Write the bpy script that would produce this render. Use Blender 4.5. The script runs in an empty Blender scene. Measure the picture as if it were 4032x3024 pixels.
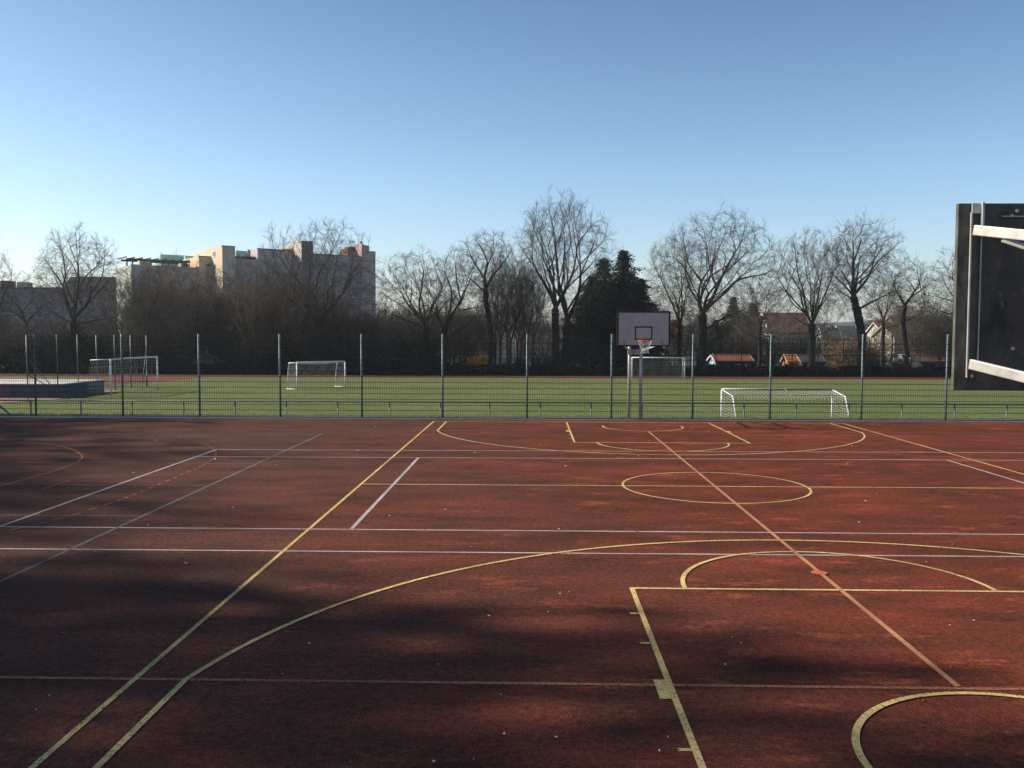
import bpy, math, random
import numpy as np
from mathutils import Vector, Matrix
PI = math.pi
random.seed(7)
scene = bpy.context.scene
COL = scene.collection

# ------------------------------------------------------------------ camera model (calibrated from the court lines)
F_PX, CAM = 3505.8, (-3.5463, -4.3974, 2.9082)
PITCH, YAW, ROLL = .0537, .0231, .0026
cp, sp, cy, sy, cr, sr = (math.cos(PITCH), math.sin(PITCH), math.cos(YAW), math.sin(YAW), math.cos(ROLL), math.sin(ROLL))
FW = Vector((-sy*cp, cy*cp, -sp)); R0 = Vector((cy, sy, 0)); U0 = R0.cross(FW)
RT = cr*R0 + sr*U0; UP = -sr*R0 + cr*U0
cam = bpy.data.cameras.new('camera'); camo = bpy.data.objects.new('camera', cam); COL.objects.link(camo)
m = Matrix((RT, UP, -FW)).transposed().to_4x4(); m.translation = Vector(CAM); camo.matrix_world = m
cam.sensor_fit = 'HORIZONTAL'; cam.sensor_width = 36; cam.lens = 36*F_PX/4032
cam.clip_start = .05; cam.clip_end = 9000
scene.camera = camo

def ray(x, y): return FW + RT*((x-2016)/F_PX) - UP*((y-1512)/F_PX)
def at(x, y, Y):                      # photo pixel -> world point at distance line Y
    d = ray(x, y); return Vector(CAM) + d*((Y-CAM[1])/d.y)
def onz(x, y, z=0.):                  # photo pixel -> world point on level z
    d = ray(x, y); return Vector(CAM) + d*((z-CAM[2])/d.z)

# ------------------------------------------------------------------ object helpers
def link(o, parent=None):
    COL.objects.link(o)
    if parent: o.parent = parent
    return o
def tag(o, label=None, cat=None, group=None, kind=None):
    if label: o['label'] = label
    if cat: o['category'] = cat
    if group: o['group'] = group
    if kind: o['kind'] = kind
    return o
def thing(name, loc, label, cat, group=None, rz=0):
    o = bpy.data.objects.new(name, None); o.empty_display_size = .2
    o.location = loc; o.rotation_euler = (0, 0, rz)
    return tag(link(o), label, cat, group)
def copy_tree(o, parent=None):
    c = o.copy(); link(c, parent)
    for ch in list(o.children): copy_tree(ch, c)
    return c

class MB:
    def __init__(s): s.v = []; s.f = []; s.uv = None
    def add(s, vs, fs):
        b = len(s.v); s.v += [tuple(v) for v in vs]; s.f += [tuple(b+i for i in f) for f in fs]; return s
    def box(s, x0, x1, y0, y1, z0, z1):
        return s.add([(x0,y0,z0),(x1,y0,z0),(x1,y1,z0),(x0,y1,z0),(x0,y0,z1),(x1,y0,z1),(x1,y1,z1),(x0,y1,z1)],
              [(0,3,2,1),(4,5,6,7),(0,1,5,4),(1,2,6,5),(2,3,7,6),(3,0,4,7)])
    def bar(s, a, b, w, h=None, up=(0,0,1)):
        a = Vector(a); b = Vector(b); d = (b-a).normalized(); u = Vector(up)
        if abs(d.dot(u)) > .98: u = Vector((0,1,0))
        sd = d.cross(u).normalized(); u = sd.cross(d).normalized(); h = h or w
        vs = []
        for p in (a, b):
            for i, j in ((-1,-1),(1,-1),(1,1),(-1,1)): vs.append(p + sd*(w/2*i) + u*(h/2*j))
        return s.add(vs, [(0,1,2,3),(7,6,5,4),(0,4,5,1),(1,5,6,2),(2,6,7,3),(3,7,4,0)])
    def tube(s, pts, rad, n=8, caps=True, closed=False):
        pts = [Vector(p) for p in pts]; k = len(pts)
        if not hasattr(rad, '__len__'): rad = [rad]*k
        vs = []; prev = None
        for i, p in enumerate(pts):
            if closed: d = pts[(i+1) % k]-pts[i-1]
            else: d = pts[min(i+1, k-1)]-pts[max(i-1, 0)]
            d.normalize()
            if prev is None:
                u = Vector((0,0,1)) if abs(d.z) < .9 else Vector((1,0,0))
                a = d.cross(u).normalized()
            else: a = (prev - d*prev.dot(d)).normalized()
            prev = a; b = d.cross(a)
            for j in range(n):
                t = 2*PI*j/n; vs.append(p + a*(rad[i]*math.cos(t)) + b*(rad[i]*math.sin(t)))
        fs = []
        for i in range(k if closed else k-1):
            i2 = (i+1) % k
            for j in range(n): fs.append((i*n+j, i*n+(j+1) % n, i2*n+(j+1) % n, i2*n+j))
        if caps and not closed: fs += [tuple(range(n))[::-1], tuple(range((k-1)*n, k*n))]
        return s.add(vs, fs)
    def prism(s, poly, z0, z1):
        n = len(poly)
        vs = [(p[0], p[1], z0) for p in poly] + [(p[0], p[1], z1) for p in poly]
        return s.add(vs, [tuple(range(n))[::-1], tuple(range(n, 2*n))] + [(i, (i+1) % n, n+(i+1) % n, n+i) for i in range(n)])
    def hull(s, prof, x0, x1):        # profile in (y,z) extruded along x
        n = len(prof)
        vs = [(x0, p[0], p[1]) for p in prof] + [(x1, p[0], p[1]) for p in prof]
        return s.add(vs, [tuple(range(n)), tuple(range(n, 2*n))[::-1]] + [(i, n+i, n+(i+1) % n, (i+1) % n) for i in range(n)])
    def build(s, name, mat, parent=None, smooth=False, bevel=0, loc=None):
        me = bpy.data.meshes.new(name); me.from_pydata(s.v, [], s.f); me.update()
        if mat: me.materials.append(mat)
        if smooth: me.polygons.foreach_set('use_smooth', [True]*len(me.polygons))
        o = bpy.data.objects.new(name, me)
        if loc: o.location = loc
        if bevel:
            b = o.modifiers.new('bevel', 'BEVEL'); b.width = bevel; b.segments = 2; b.limit_method = 'ANGLE'
        return link(o, parent)

def np_mesh(name, verts, nv, mat):      # verts (N, nv, 3) separate polygons with nv corners
    n = len(verts); me = bpy.data.meshes.new(name)
    me.vertices.add(n*nv); me.vertices.foreach_set('co', np.ascontiguousarray(verts, dtype=np.float32).reshape(-1))
    me.loops.add(n*nv); me.loops.foreach_set('vertex_index', np.arange(n*nv, dtype=np.int32))
    me.polygons.add(n); me.polygons.foreach_set('loop_start', np.arange(n, dtype=np.int32)*nv)
    me.polygons.foreach_set('loop_total', np.full(n, nv, dtype=np.int32))
    me.update(calc_edges=True); me.materials.append(mat); return me
def seg_mesh(name, A, B, ra, rb, mat, ns=3):  # slim prisms
    A = np.asarray(A, dtype=np.float64); B = np.asarray(B, dtype=np.float64)
    n = len(A); d = B-A; d /= np.maximum(np.linalg.norm(d, axis=1, keepdims=True), 1e-6)
    ref = np.where(np.abs(d[:, 2:3]) < .9, np.array([[0, 0, 1.]]), np.array([[1., 0, 0]]))
    u = np.cross(d, ref); u /= np.linalg.norm(u, axis=1, keepdims=True); v = np.cross(d, u)
    V = np.zeros((n, 2*ns, 3))
    for k in range(ns):
        t = 2*PI*k/ns + .4; off = u*math.cos(t) + v*math.sin(t)
        V[:, k] = A + off*np.asarray(ra)[:, None]; V[:, ns+k] = B + off*np.asarray(rb)[:, None]
    idx = np.array([q for k in range(ns) for q in (k, (k+1) % ns, ns+(k+1) % ns, ns+k)], dtype=np.int32)
    me = bpy.data.meshes.new(name)
    me.vertices.add(n*2*ns); me.vertices.foreach_set('co', V.astype(np.float32).reshape(-1))
    L = (np.arange(n, dtype=np.int32)[:, None]*(2*ns) + idx[None]).reshape(-1)
    me.loops.add(len(L)); me.loops.foreach_set('vertex_index', L)
    me.polygons.add(n*ns); me.polygons.foreach_set('loop_start', np.arange(n*ns, dtype=np.int32)*4)
    me.polygons.foreach_set('loop_total', np.full(n*ns, 4, dtype=np.int32))
    me.update(calc_edges=True); me.materials.append(mat); return me

# ------------------------------------------------------------------ materials
def newmat(name):
    mt = bpy.data.materials.new(name); mt.use_nodes = True
    nt = mt.node_tree; return mt, nt, nt.nodes['Principled BSDF']
def N(nt, typ, **kw):
    n = nt.nodes.new(typ)
    for k, v in kw.items():
        if k.startswith('in_'): n.inputs[k[3:].replace('_', ' ')].default_value = v
        else: setattr(n, k, v)
    return n
def noise(nt, scale, detail=4, rough=.6, stretch=None, coord='Object'):
    tc = N(nt, 'ShaderNodeTexCoord'); src = tc.outputs[coord]
    if stretch:
        mp = N(nt, 'ShaderNodeMapping'); mp.inputs['Scale'].default_value = stretch
        nt.links.new(src, mp.inputs['Vector']); src = mp.outputs[0]
    n = N(nt, 'ShaderNodeTexNoise'); n.inputs['Scale'].default_value = scale
    n.inputs['Detail'].default_value = detail; n.inputs['Roughness'].default_value = rough
    nt.links.new(src, n.inputs['Vector']); return n.outputs['Fac']
def ramp(nt, fac, p0, p1, c0=(0,0,0,1), c1=(1,1,1,1)):
    r = N(nt, 'ShaderNodeValToRGB'); e = r.color_ramp.elements
    e[0].position = p0; e[1].position = p1; e[0].color = c0; e[1].color = c1
    nt.links.new(fac, r.inputs[0]); return r.outputs[0]
def mix(nt, fac, a, b, mode='MIX'):
    mx = N(nt, 'ShaderNodeMix', data_type='RGBA', blend_type=mode)
    for i, s in ((0, fac), (6, a), (7, b)):
        if hasattr(s, 'links') or hasattr(s, 'is_linked'): nt.links.new(s, mx.inputs[i])
        else: mx.inputs[i].default_value = s if i == 0 else (*s, 1) if len(s) == 3 else s
    return mx.outputs[2]
def bump(nt, bsdf, fac, strength=.3, dist=.01):
    b = N(nt, 'ShaderNodeBump'); b.inputs['Strength'].default_value = strength; b.inputs['Distance'].default_value = dist
    nt.links.new(fac, b.inputs['Height']); nt.links.new(b.outputs[0], bsdf.inputs['Normal'])
def simple(name, c, c2=None, rough=.7, scale=3, metal=0, p=(.35, .65), stretch=None, bmp=0, spec=.3, bd=.01):
    mt, nt, b = newmat(name)
    b.inputs['Roughness'].default_value = rough; b.inputs['Metallic'].default_value = metal
    b.inputs['Specular IOR Level'].default_value = spec
    c2 = c2 or tuple(x*.72 for x in c)
    f = noise(nt, scale, 5, .65, stretch)
    nt.links.new(mix(nt, ramp(nt, f, *p), c, c2), b.inputs['Base Color'])
    if bmp: bump(nt, b, noise(nt, scale*6, 3, .6), bmp, bd)
    return mt

def court_material(name='red_court_surface'):
    mt, nt, b = newmat(name)
    b.inputs['Roughness'].default_value = .95; b.inputs['Specular IOR Level'].default_value = .03
    big = ramp(nt, noise(nt, .16, 4, .6, (1, 1.6, 1)), .35, .68)
    mid = ramp(nt, noise(nt, .9, 6, .68, (.6, 1.3, 1)), .42, .66)
    wear = ramp(nt, noise(nt, 1.7, 8, .78, (.55, 1.3, 1)), .54, .68)
    c = mix(nt, big, (.092, .029, .019), (.198, .050, .029))
    c = mix(nt, mid, c, (.070, .029, .019))
    wf = N(nt, 'ShaderNodeMath', operation='MULTIPLY'); wf.inputs[1].default_value = .7
    nt.links.new(wear, wf.inputs[0])
    c = mix(nt, wf.outputs[0], c, (.34, .095, .045))
    lichen = ramp(nt, noise(nt, .55, 5, .7, (.7, 1.3, 1)), .56, .75)
    lf = N(nt, 'ShaderNodeMath', operation='MULTIPLY'); lf.inputs[1].default_value = .75
    nt.links.new(lichen, lf.inputs[0])
    c = mix(nt, lf.outputs[0], c, (.040, .028, .021))
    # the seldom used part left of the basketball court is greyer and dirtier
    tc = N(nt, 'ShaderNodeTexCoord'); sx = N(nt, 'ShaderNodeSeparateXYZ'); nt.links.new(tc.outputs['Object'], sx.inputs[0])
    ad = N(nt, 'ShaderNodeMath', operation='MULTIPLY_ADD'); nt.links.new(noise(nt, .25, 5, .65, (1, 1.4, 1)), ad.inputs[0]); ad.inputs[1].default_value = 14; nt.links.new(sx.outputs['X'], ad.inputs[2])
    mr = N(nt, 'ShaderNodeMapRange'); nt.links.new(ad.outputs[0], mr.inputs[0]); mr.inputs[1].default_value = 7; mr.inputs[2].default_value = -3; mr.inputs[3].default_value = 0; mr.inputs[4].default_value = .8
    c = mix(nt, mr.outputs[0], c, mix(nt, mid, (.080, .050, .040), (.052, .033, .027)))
    grain = ramp(nt, noise(nt, 60, 3, .8), .30, .72, (.42, .42, .42, 1), (1.5, 1.5, 1.5, 1))
    c = mix(nt, 1.0, c, grain, 'MULTIPLY')
    nt.links.new(c, b.inputs['Base Color'])
    sp_ = ramp(nt, noise(nt, 15, 5, .8), .32, .70, (.50, .50, .52, 1), (1.6, 1.5, 1.45, 1))
    c = mix(nt, 1.0, c, sp_, 'MULTIPLY'); nt.links.new(c, b.inputs['Base Color'])
    bump(nt, b, noise(nt, 110, 2, .7), .5, .006)
    return mt
def line_material(name, c, wornness=.5):
    mt, nt, b = newmat(name); b.inputs['Roughness'].default_value = .9; b.inputs['Specular IOR Level'].default_value = .05
    f = ramp(nt, noise(nt, 30, 6, .85), wornness-.05, wornness+.04)
    g = ramp(nt, noise(nt, 1.1, 4, .6), .35, .7, (.65, .65, .65, 1), (1.1, 1.1, 1.1, 1))
    c1 = mix(nt, 1.0, c, g, 'MULTIPLY')
    nt.links.new(mix(nt, f, (.07, .024, .017), c1), b.inputs['Base Color'])
    return mt
def grass_material():
    mt, nt, b = newmat('mown_grass'); b.inputs['Roughness'].default_value = .9; b.inputs['Specular IOR Level'].default_value = .1
    a = ramp(nt, noise(nt, .12, 5, .6), .35, .65)
    c = mix(nt, a, (.122, .150, .048), (.168, .188, .078))
    a2 = ramp(nt, noise(nt, 1.4, 6, .75), .35, .7)
    c = mix(nt, a2, c, (.092, .116, .038))
    bare = ramp(nt, noise(nt, .20, 6, .72, (1, 1.8, 1)), .60, .74)
    bf = N(nt, 'ShaderNodeMath', operation='MULTIPLY'); bf.inputs[1].default_value = .55; nt.links.new(bare, bf.inputs[0])
    c = mix(nt, bf.outputs[0], c, (.17, .155, .075))
    g = ramp(nt, noise(nt, 22, 3, .8), .3, .7, (.6, .6, .6, 1), (1.35, 1.35, 1.3, 1))
    nt.links.new(mix(nt, 1.0, c, g, 'MULTIPLY'), b.inputs['Base Color'])
    bump(nt, b, noise(nt, 30, 3, .8), .8, .03); return mt

M = {}
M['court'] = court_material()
M['yellow'] = line_material('yellow_line_paint', (.66, .48, .20), .44)
M['white'] = line_material('white_line_paint', (.45, .41, .41), .43)
M['grey'] = line_material('grey_line_paint', (.17, .17, .165), .45)
M['orange'] = line_material('orange_line_paint', (.46, .22, .12), .40)
M['spot'] = line_material('orange_red_spot_paint', (.55, .13, .06), .36)
M['faint'] = line_material('worn_orange_line_paint', (.36, .17, .09), .46)
M['grass'] = grass_material()
M['track'] = simple('red_running_track', (.15, .040, .028), (.11, .032, .024), .9, .5)
M['apron'] = simple('pink_apron', (.26, .15, .12), (.20, .11, .085), .9, .5)
M['earth'] = simple('leaf_litter_earth', (.030, .026, .018), (.018, .020, .012), 1, .4, bmp=.5)
M['concrete'] = simple('pale_concrete', (.42, .39, .35), (.30, .28, .25), .9, 4, bmp=.3)
M['dark_strip'] = simple('near_black_strip', (.020, .018, .016), (.035, .028, .022), .9, 6)
M['gravel'] = simple('dusty_gravel', (.27, .25, .18), (.13, .14, .07), 1, 5, bmp=.6, bd=.03)
M['fence'] = simple('dark_green_powder_coat', (.13, .18, .18), (.10, .14, .14), .45, 4, spec=.5)
M['wire'] = simple('green_coated_wire', (.012, .020, .020), (.010, .017, .017), .55, 4)
M['rail'] = simple('grey_steel_rail', (.14, .16, .16), (.09, .11, .11), .45, 5, metal=.3)
M['galv'] = simple('galvanised_steel', (.58, .555, .51), (.42, .40, .37), .48, 9, metal=.25, spec=.5)
M['galv2'] = simple('weathered_galvanised_pole', (.42, .40, .38), (.30, .29, .28), .45, 7, metal=.35, spec=.5, stretch=(1, 1, .2))
M['goalwhite'] = simple('white_goal_paint', (.80, .80, .80), (.68, .70, .72), .4, 4, spec=.5)
M['net'] = simple('white_net_cord', (.50, .50, .48), (.4, .4, .4), .9, 8)
M['netdark'] = simple('grey_net_cord', (.30, .31, .31), (.22, .23, .23), .9, 8)
M['rim'] = simple('orange_rim_paint', (.75, .15, .04), (.55, .11, .03), .5, 9)
M['board'] = simple('grey_backboard', (.46, .40, .39), (.36, .315, .31), .6, 2.2, p=(.3, .75), bmp=.05)
M['black'] = simple('black_paint', (.018, .018, .018), (.03, .03, .03), .6, 9)
def board_back():
    mt, nt, b = newmat('weathered_board_back_lit_edge'); b.inputs['Roughness'].default_value = .7
    f = ramp(nt, noise(nt, 3.2, 8, .75, (1.6, 1, .7)), .38, .68)
    c = mix(nt, f, (.020, .020, .016), (.090, .086, .066))
    f2 = ramp(nt, noise(nt, 2.6, 6, .72, (1.5, 1, .7)), .54, .70)
    c = mix(nt, f2, c, (.20, .19, .15))
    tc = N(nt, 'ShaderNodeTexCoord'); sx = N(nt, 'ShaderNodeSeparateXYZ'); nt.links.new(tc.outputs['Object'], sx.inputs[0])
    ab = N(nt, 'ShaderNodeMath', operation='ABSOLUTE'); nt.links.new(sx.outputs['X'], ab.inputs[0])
    mr = N(nt, 'ShaderNodeMapRange'); nt.links.new(ab.outputs[0], mr.inputs[0]); mr.inputs[1].default_value = .80; mr.inputs[2].default_value = .86  # mottled side strips are paler: light caught there, put into the colour
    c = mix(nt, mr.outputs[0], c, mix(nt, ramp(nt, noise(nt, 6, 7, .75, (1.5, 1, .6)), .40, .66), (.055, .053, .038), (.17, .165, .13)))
    nt.links.new(c, b.inputs['Base Color']); bump(nt, b, f, .2, .004); return mt
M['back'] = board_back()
M['matside'] = simple('grey_mat_cover', (.14, .12, .125), (.10, .09, .10), .8, 1.5)
M['matteal'] = simple('teal_mat_cover', (.075, .12, .135), (.05, .085, .10), .8, 1.2)
M['mattop'] = simple('pale_mat_top', (.62, .60, .58), (.45, .44, .43), .7, 1.5)
M['bark'] = simple('grey_brown_bark', (.042, .036, .032), (.020, .019, .017), .95, 5, bmp=.7, bd=.03)
M['bark_ivy'] = simple('mossy_bark', (.060, .062, .036), (.028, .034, .020), .95, 4, bmp=.7, bd=.03)
M['bark_pale'] = simple('pale_birch_bark', (.42, .40, .36), (.10, .09, .08), .9, 2.5, p=(.5, .62))
M['twig'] = simple('twig_bark', (.105, .088, .078), (.060, .052, .046), .95, .6)
M['twig_warm'] = simple('warm_brown_twig', (.16, .135, .105), (.068, .058, .046), .95, .5)
M['twig_dark'] = simple('dark_brown_twig', (.080, .068, .054), (.040, .036, .029), .95, .5)  # darker brown than the warm twigs
def leafmat(name, c, c2, tr=.25):
    mt, nt, b = newmat(name); b.inputs['Roughness'].default_value = .7; b.inputs['Specular IOR Level'].default_value = .2
    f = ramp(nt, noise(nt, .9, 4, .7), .35, .65)
    col = mix(nt, f, c, c2); nt.links.new(col, b.inputs['Base Color'])
    t = N(nt, 'ShaderNodeBsdfTranslucent'); nt.links.new(col, t.inputs['Color'])
    ms = N(nt, 'ShaderNodeMixShader'); ms.inputs[0].default_value = tr
    out = nt.nodes['Material Output']
    nt.links.new(b.outputs[0], ms.inputs[1]); nt.links.new(t.outputs[0], ms.inputs[2]); nt.links.new(ms.outputs[0], out.inputs['Surface'])
    return mt
M['bud'] = leafmat('yellow_green_buds', (.34, .32, .10), (.22, .23, .08), .4)
M['bud_brown'] = leafmat('brown_buds', (.22, .17, .10), (.14, .11, .07), .3)
M['needle'] = leafmat('dark_conifer_needles', (.034, .052, .034), (.016, .028, .020), .1)
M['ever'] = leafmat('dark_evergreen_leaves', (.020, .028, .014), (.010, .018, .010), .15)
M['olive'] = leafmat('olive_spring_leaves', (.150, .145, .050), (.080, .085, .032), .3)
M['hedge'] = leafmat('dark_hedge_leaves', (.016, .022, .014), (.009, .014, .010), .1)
M['beech'] = leafmat('dry_beech_leaves', (.33, .22, .12), (.20, .13, .07), .3)
M['forsythia'] = leafmat('forsythia_blossom', (.75, .50, .04), (.60, .38, .03), .3)
M['blossom'] = leafmat('white_blossom', (.70, .70, .62), (.45, .46, .38), .3)
M['blade'] = leafmat('grass_blades', (.14, .18, .05), (.24, .22, .10), .3)
M['plaster_pink'] = simple('pinkish_plaster', (.52, .42, .385), (.43, .345, .32), .9, .25, stretch=(1, 1, .4))
M['plaster_beige'] = simple('beige_plaster', (.62, .51, .37), (.53, .43, .31), .9, .3, stretch=(1, 1, .3))
M['plaster_rose'] = simple('rose_plaster', (.52, .38, .35), (.44, .32, .30), .9, .3, stretch=(1, 1, .3))
M['plaster_green'] = simple('pale_green_plaster', (.44, .48, .42), (.36, .40, .36), .9, .3, stretch=(1, 1, .3))
M['plaster_slate'] = simple('slate_blue_cladding', (.20, .23, .27), (.15, .175, .21), .8, .4)
M['plaster_grey'] = simple('grey_plaster', (.19, .20, .23), (.15, .16, .18), .9, .3)
M['plaster_white'] = simple('white_plaster', (.60, .57, .50), (.48, .45, .39), .9, .5)
M['brick'] = simple('dark_red_brick', (.150, .080, .062), (.105, .060, .050), .9, 1.5)
M['mint'] = simple('mint_copper_roof', (.36, .66, .56), (.30, .56, .48), .6, .5)
M['slate'] = simple('dark_slate_tiles', (.050, .056, .058), (.035, .040, .042), .8, 1)
M['tile_brown'] = simple('brown_roof_tiles', (.110, .062, .044), (.075, .045, .035), .85, 1.2)
M['tile_red'] = simple('red_roof_tiles', (.19, .070, .046), (.14, .052, .036), .85, 1.4)
M['timber_dark'] = simple('dark_timber', (.03, .035, .035), (.02, .025, .025), .8, 3)
M['trim_white'] = simple('white_trim', (.72, .72, .70), (.6, .6, .58), .7, 2)
M['blue_wall'] = simple('light_blue_boards', (.28, .45, .66), (.22, .36, .55), .7, 3, stretch=(6, 6, .3))
M['orange_wood'] = simple('orange_stained_wood', (.58, .22, .06), (.40, .14, .04), .6, 4)
M['yellow_wall'] = simple('ochre_plaster', (.62, .38, .14), (.5, .3, .11), .9, .6)
M['flag'] = simple('blue_flag_cloth', (.02, .20, .62), (.02, .15, .48), .8, 3)
M['paper'] = simple('white_litter', (.75, .73, .68), (.6, .58, .52), .9, 30)
M['carpaint'] = simple('white_car_paint', (.78, .78, .78), (.72, .72, .72), .25, 1, spec=.6)
M['tyre'] = simple('black_tyre', (.02, .02, .02), None, .8, 5)
def glassmat():
    mt, nt, b = newmat('window_glass'); b.inputs['Roughness'].default_value = .12
    f = noise(nt, .35, 2, .5); nt.links.new(mix(nt, ramp(nt, f, .4, .6), (.09, .15, .19), (.03, .05, .07)), b.inputs['Base Color'])
    b.inputs['Specular IOR Level'].default_value = .6; return mt
M['glass'] = glassmat()
M['hill'] = simple('wooded_hill', (.05, .05, .04), (.03, .034, .026), 1, .012)

# ------------------------------------------------------------------ setting: ground, court, field
def sheet(name, poly, z, mat, kind='structure', label=None, cat=None, parent=None):
    mb = MB(); mb.add([(p[0], p[1], z) for p in poly], [tuple(range(len(poly)))])
    o = mb.build(name, mat, parent); tag(o, label, cat, None, kind); return o
g = MB(); S_ = 6500
g.add([(-S_, -S_, -1.06), (S_, -S_, -1.06), (S_, S_, -1.06), (-S_, S_, -1.06)], [(0, 1, 2, 3)])
tag(g.build('ground', M['earth']), 'dark earth and leaf litter under the trees', 'ground', None, 'structure')
# court plateau with the embankment down to the sports field
def subdiv_rect(x0, x1, y0, y1, nx, ny, zf):
    mb = MB(); vs = []; fs = []
    for j in range(ny+1):
        for i in range(nx+1):
            x = x0+(x1-x0)*i/nx; y = y0+(y1-y0)*j/ny; vs.append((x, y, zf(x, y)))
    for j in range(ny):
        for i in range(nx):
            a = j*(nx+1)+i; fs.append((a, a+1, a+nx+2, a+nx+1))
    return mb.add(vs, fs)
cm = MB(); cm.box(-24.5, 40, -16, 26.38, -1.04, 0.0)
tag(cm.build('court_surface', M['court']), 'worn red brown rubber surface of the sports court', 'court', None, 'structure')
cm = MB(); cm.box(-95, -24.502, -16, 26.38, -1.04, -.03)
tag(cm.build('side_lawn', M['grass']), 'lawn beside the court, left of the picture', 'lawn', None, 'structure')
km = MB(); km.box(-60, 45, 26.382, 26.78, -.6, .03)
tag(km.build('kerb', M['concrete']), 'thin pale concrete edging along the far end of the court', 'kerb', None, 'structure')
km = MB(); km.box(-60, 45, 26.782, 27.16, -.6, -.015)  # plain near-black strip along the fence foot
tag(km.build('fence_foot_strip', M['dark_strip']), 'dark strip between kerb and fence foot', 'dark_strip', None, 'structure')
km = MB()
km.add([(-60, 27.162, -.01), (45, 27.162, -.01), (45, 27.75, .01), (-60, 27.75, .01)], [(0, 1, 2, 3)])
tag(km.build('gravel_strip', M['gravel']), 'pale dry strip behind the fence foot', 'gravel', None, 'structure')
def bank(x, y):
    t = min(1, max(0, (y-27.75)/4.2)); return .008 - (1.012)*(t*t*(3-2*t))
tag(subdiv_rect(-60, 45, 27.752, 78.2, 4, 60, bank).build('grass_field', M['grass'], smooth=True), 'mown green grass of the football field', 'field', None, 'structure')
# running track: far straight, bend and high jump apron at the left
sheet('running_track', [(-62, 78.202), (60, 78.202), (60, 82.3), (-62, 82.3)], -1.0, M['track'], label='red running track along the far side of the field', cat='track')
# bend (red) over the grass at the far left
bend = [(-60, 78.1), (-34, 78.1)] + [(-34.3-2.2*math.sin(t*PI*.5)**2, 77.3-13.6*t) for t in [i/8 for i in range(9)]] + [(-38, 61.5), (-42, 60), (-60, 60)]
sheet('track_bend', bend, -.984, M['track'], label='red track curving round the left end of the field', cat='track')
sheet('grass_island', [(-60, 76.6), (-44, 76.6), (-39.8, 72.5), (-39.9, 69.5), (-44, 69.0), (-60, 69.0)], -.978, M['grass'], label='strip of grass inside the track bend', cat='grass')
sheet('jump_apron', [(-60, 60.5), (-38, 60.5), (-34.0, 59.2), (-32.3, 57.0), (-32.0, 52), (-32.38, 48.3), (-34, 45.7), (-37, 44.6), (-60, 44.4)], -.980, M['apron'], label='pinkish hard apron around the jump mats', cat='apron')
# distant hills
hm = MB(); nh = 90; vs = []; fs = []
rng = random.Random(3)
ph = [rng.uniform(0, 6) for _ in range(6)]
def ridge(x): return 14+7*math.sin(x/310+ph[0])+6*math.sin(x/130+ph[1])+2.5*math.sin(x/47+ph[2]) + 16/(1+math.exp(-(x-380)/160))
for j, (yy, k) in enumerate(((620, 0), (900, .45), (1250, 1.), (1900, .2))):
    for i in range(nh+1):
        x = -1500+3000*i/nh; vs.append((x, yy, -1.2 + (ridge(x)*k if k else 0)))
for j in range(3):
    for i in range(nh):
        a = j*(nh+1)+i; fs.append((a, a+1, a+nh+2, a+nh+1))
tag(hm.add(vs, fs).build('hills', M['hill'], smooth=True), 'low wooded hills on the horizon', 'hills', None, 'structure')

# ------------------------------------------------------------------ court markings (painted lines, thin sheets)
LZ = [.004]
def strip_poly(mb, pts, w, z, closed=False):
    n = len(pts); vs = []
    for i, p in enumerate(pts):
        a = pts[i-1] if (i > 0 or closed) else p; b = pts[(i+1) % n] if (i < n-1 or closed) else p
        dx, dy = b[0]-a[0], b[1]-a[1]; L = math.hypot(dx, dy) or 1; nx, ny = -dy/L, dx/L
        vs += [(p[0]+nx*w/2, p[1]+ny*w/2, z), (p[0]-nx*w/2, p[1]-ny*w/2, z)]
    fs = [(2*i+1, 2*((i+1) % n)+1, 2*((i+1) % n), 2*i) for i in range(n if closed else n-1)]
    mb.add(vs, fs)
def line(mb, a, b, w, z): strip_poly(mb, [a, b], w, z)
def arc(cx, cy_, r, a0, a1, n=48): return [(cx+r*math.cos(math.radians(a0+(a1-a0)*i/n)), cy_+r*math.sin(math.radians(a0+(a1-a0)*i/n))) for i in range(n+1)]
W2, L, LN, FT = 6.9, 25.71, 2.39, 5.78
def marks(name, label, fn, mat, z):
    mb = MB(); fn(mb, z); tag(mb.build(name, mat), label, 'court line', None, 'structure')
def outline(mb, z):
    line(mb, (-W2, .0), (-W2, L+.025), .05, z); line(mb, (W2, .0), (W2, L+.025), .05, z)
    line(mb, (-W2+.026, L), (W2-.026, L), .05, z); line(mb, (-W2+.026, .025), (W2-.026, .025), .05, z)
    line(mb, (-W2+.026, L/2), (W2-.026, L/2), .05, z)
marks('boundary_lines', 'yellow boundary and centre lines of the basketball court', outline, M['yellow'], .006)
marks('centre_circle', 'yellow centre circle of the basketball court', lambda mb, z: strip_poly(mb, arc(0, L/2, 1.775, 0, 360, 96)[:-1], .05, z, True), M['yellow'], .008)
def key(s):
    def fn(mb, z):
        Y = (lambda y: y) if s > 0 else (lambda y: L-y)
        for sx in (-1, 1):
            line(mb, (sx*LN, Y(.055)), (sx*LN, Y(FT-.03)), .055, z)
            for y in (1.75, 3.93, 4.84):
                line(mb, (sx*(LN+.03), Y(y)), (sx*(LN+.125), Y(y)), .045, z)
            a, b = sorted((Y(2.63), Y(3.03)))
            x0, x1 = sorted((sx*(LN+.03), sx*(LN+.125)))
            mb.add([(x0, a, z), (x1, a, z), (x1, b, z), (x0, b, z)], [(0, 1, 2, 3)])
        line(mb, (-LN-.028, Y(FT)), (LN+.028, Y(FT)), .055, z)
    return fn
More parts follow.
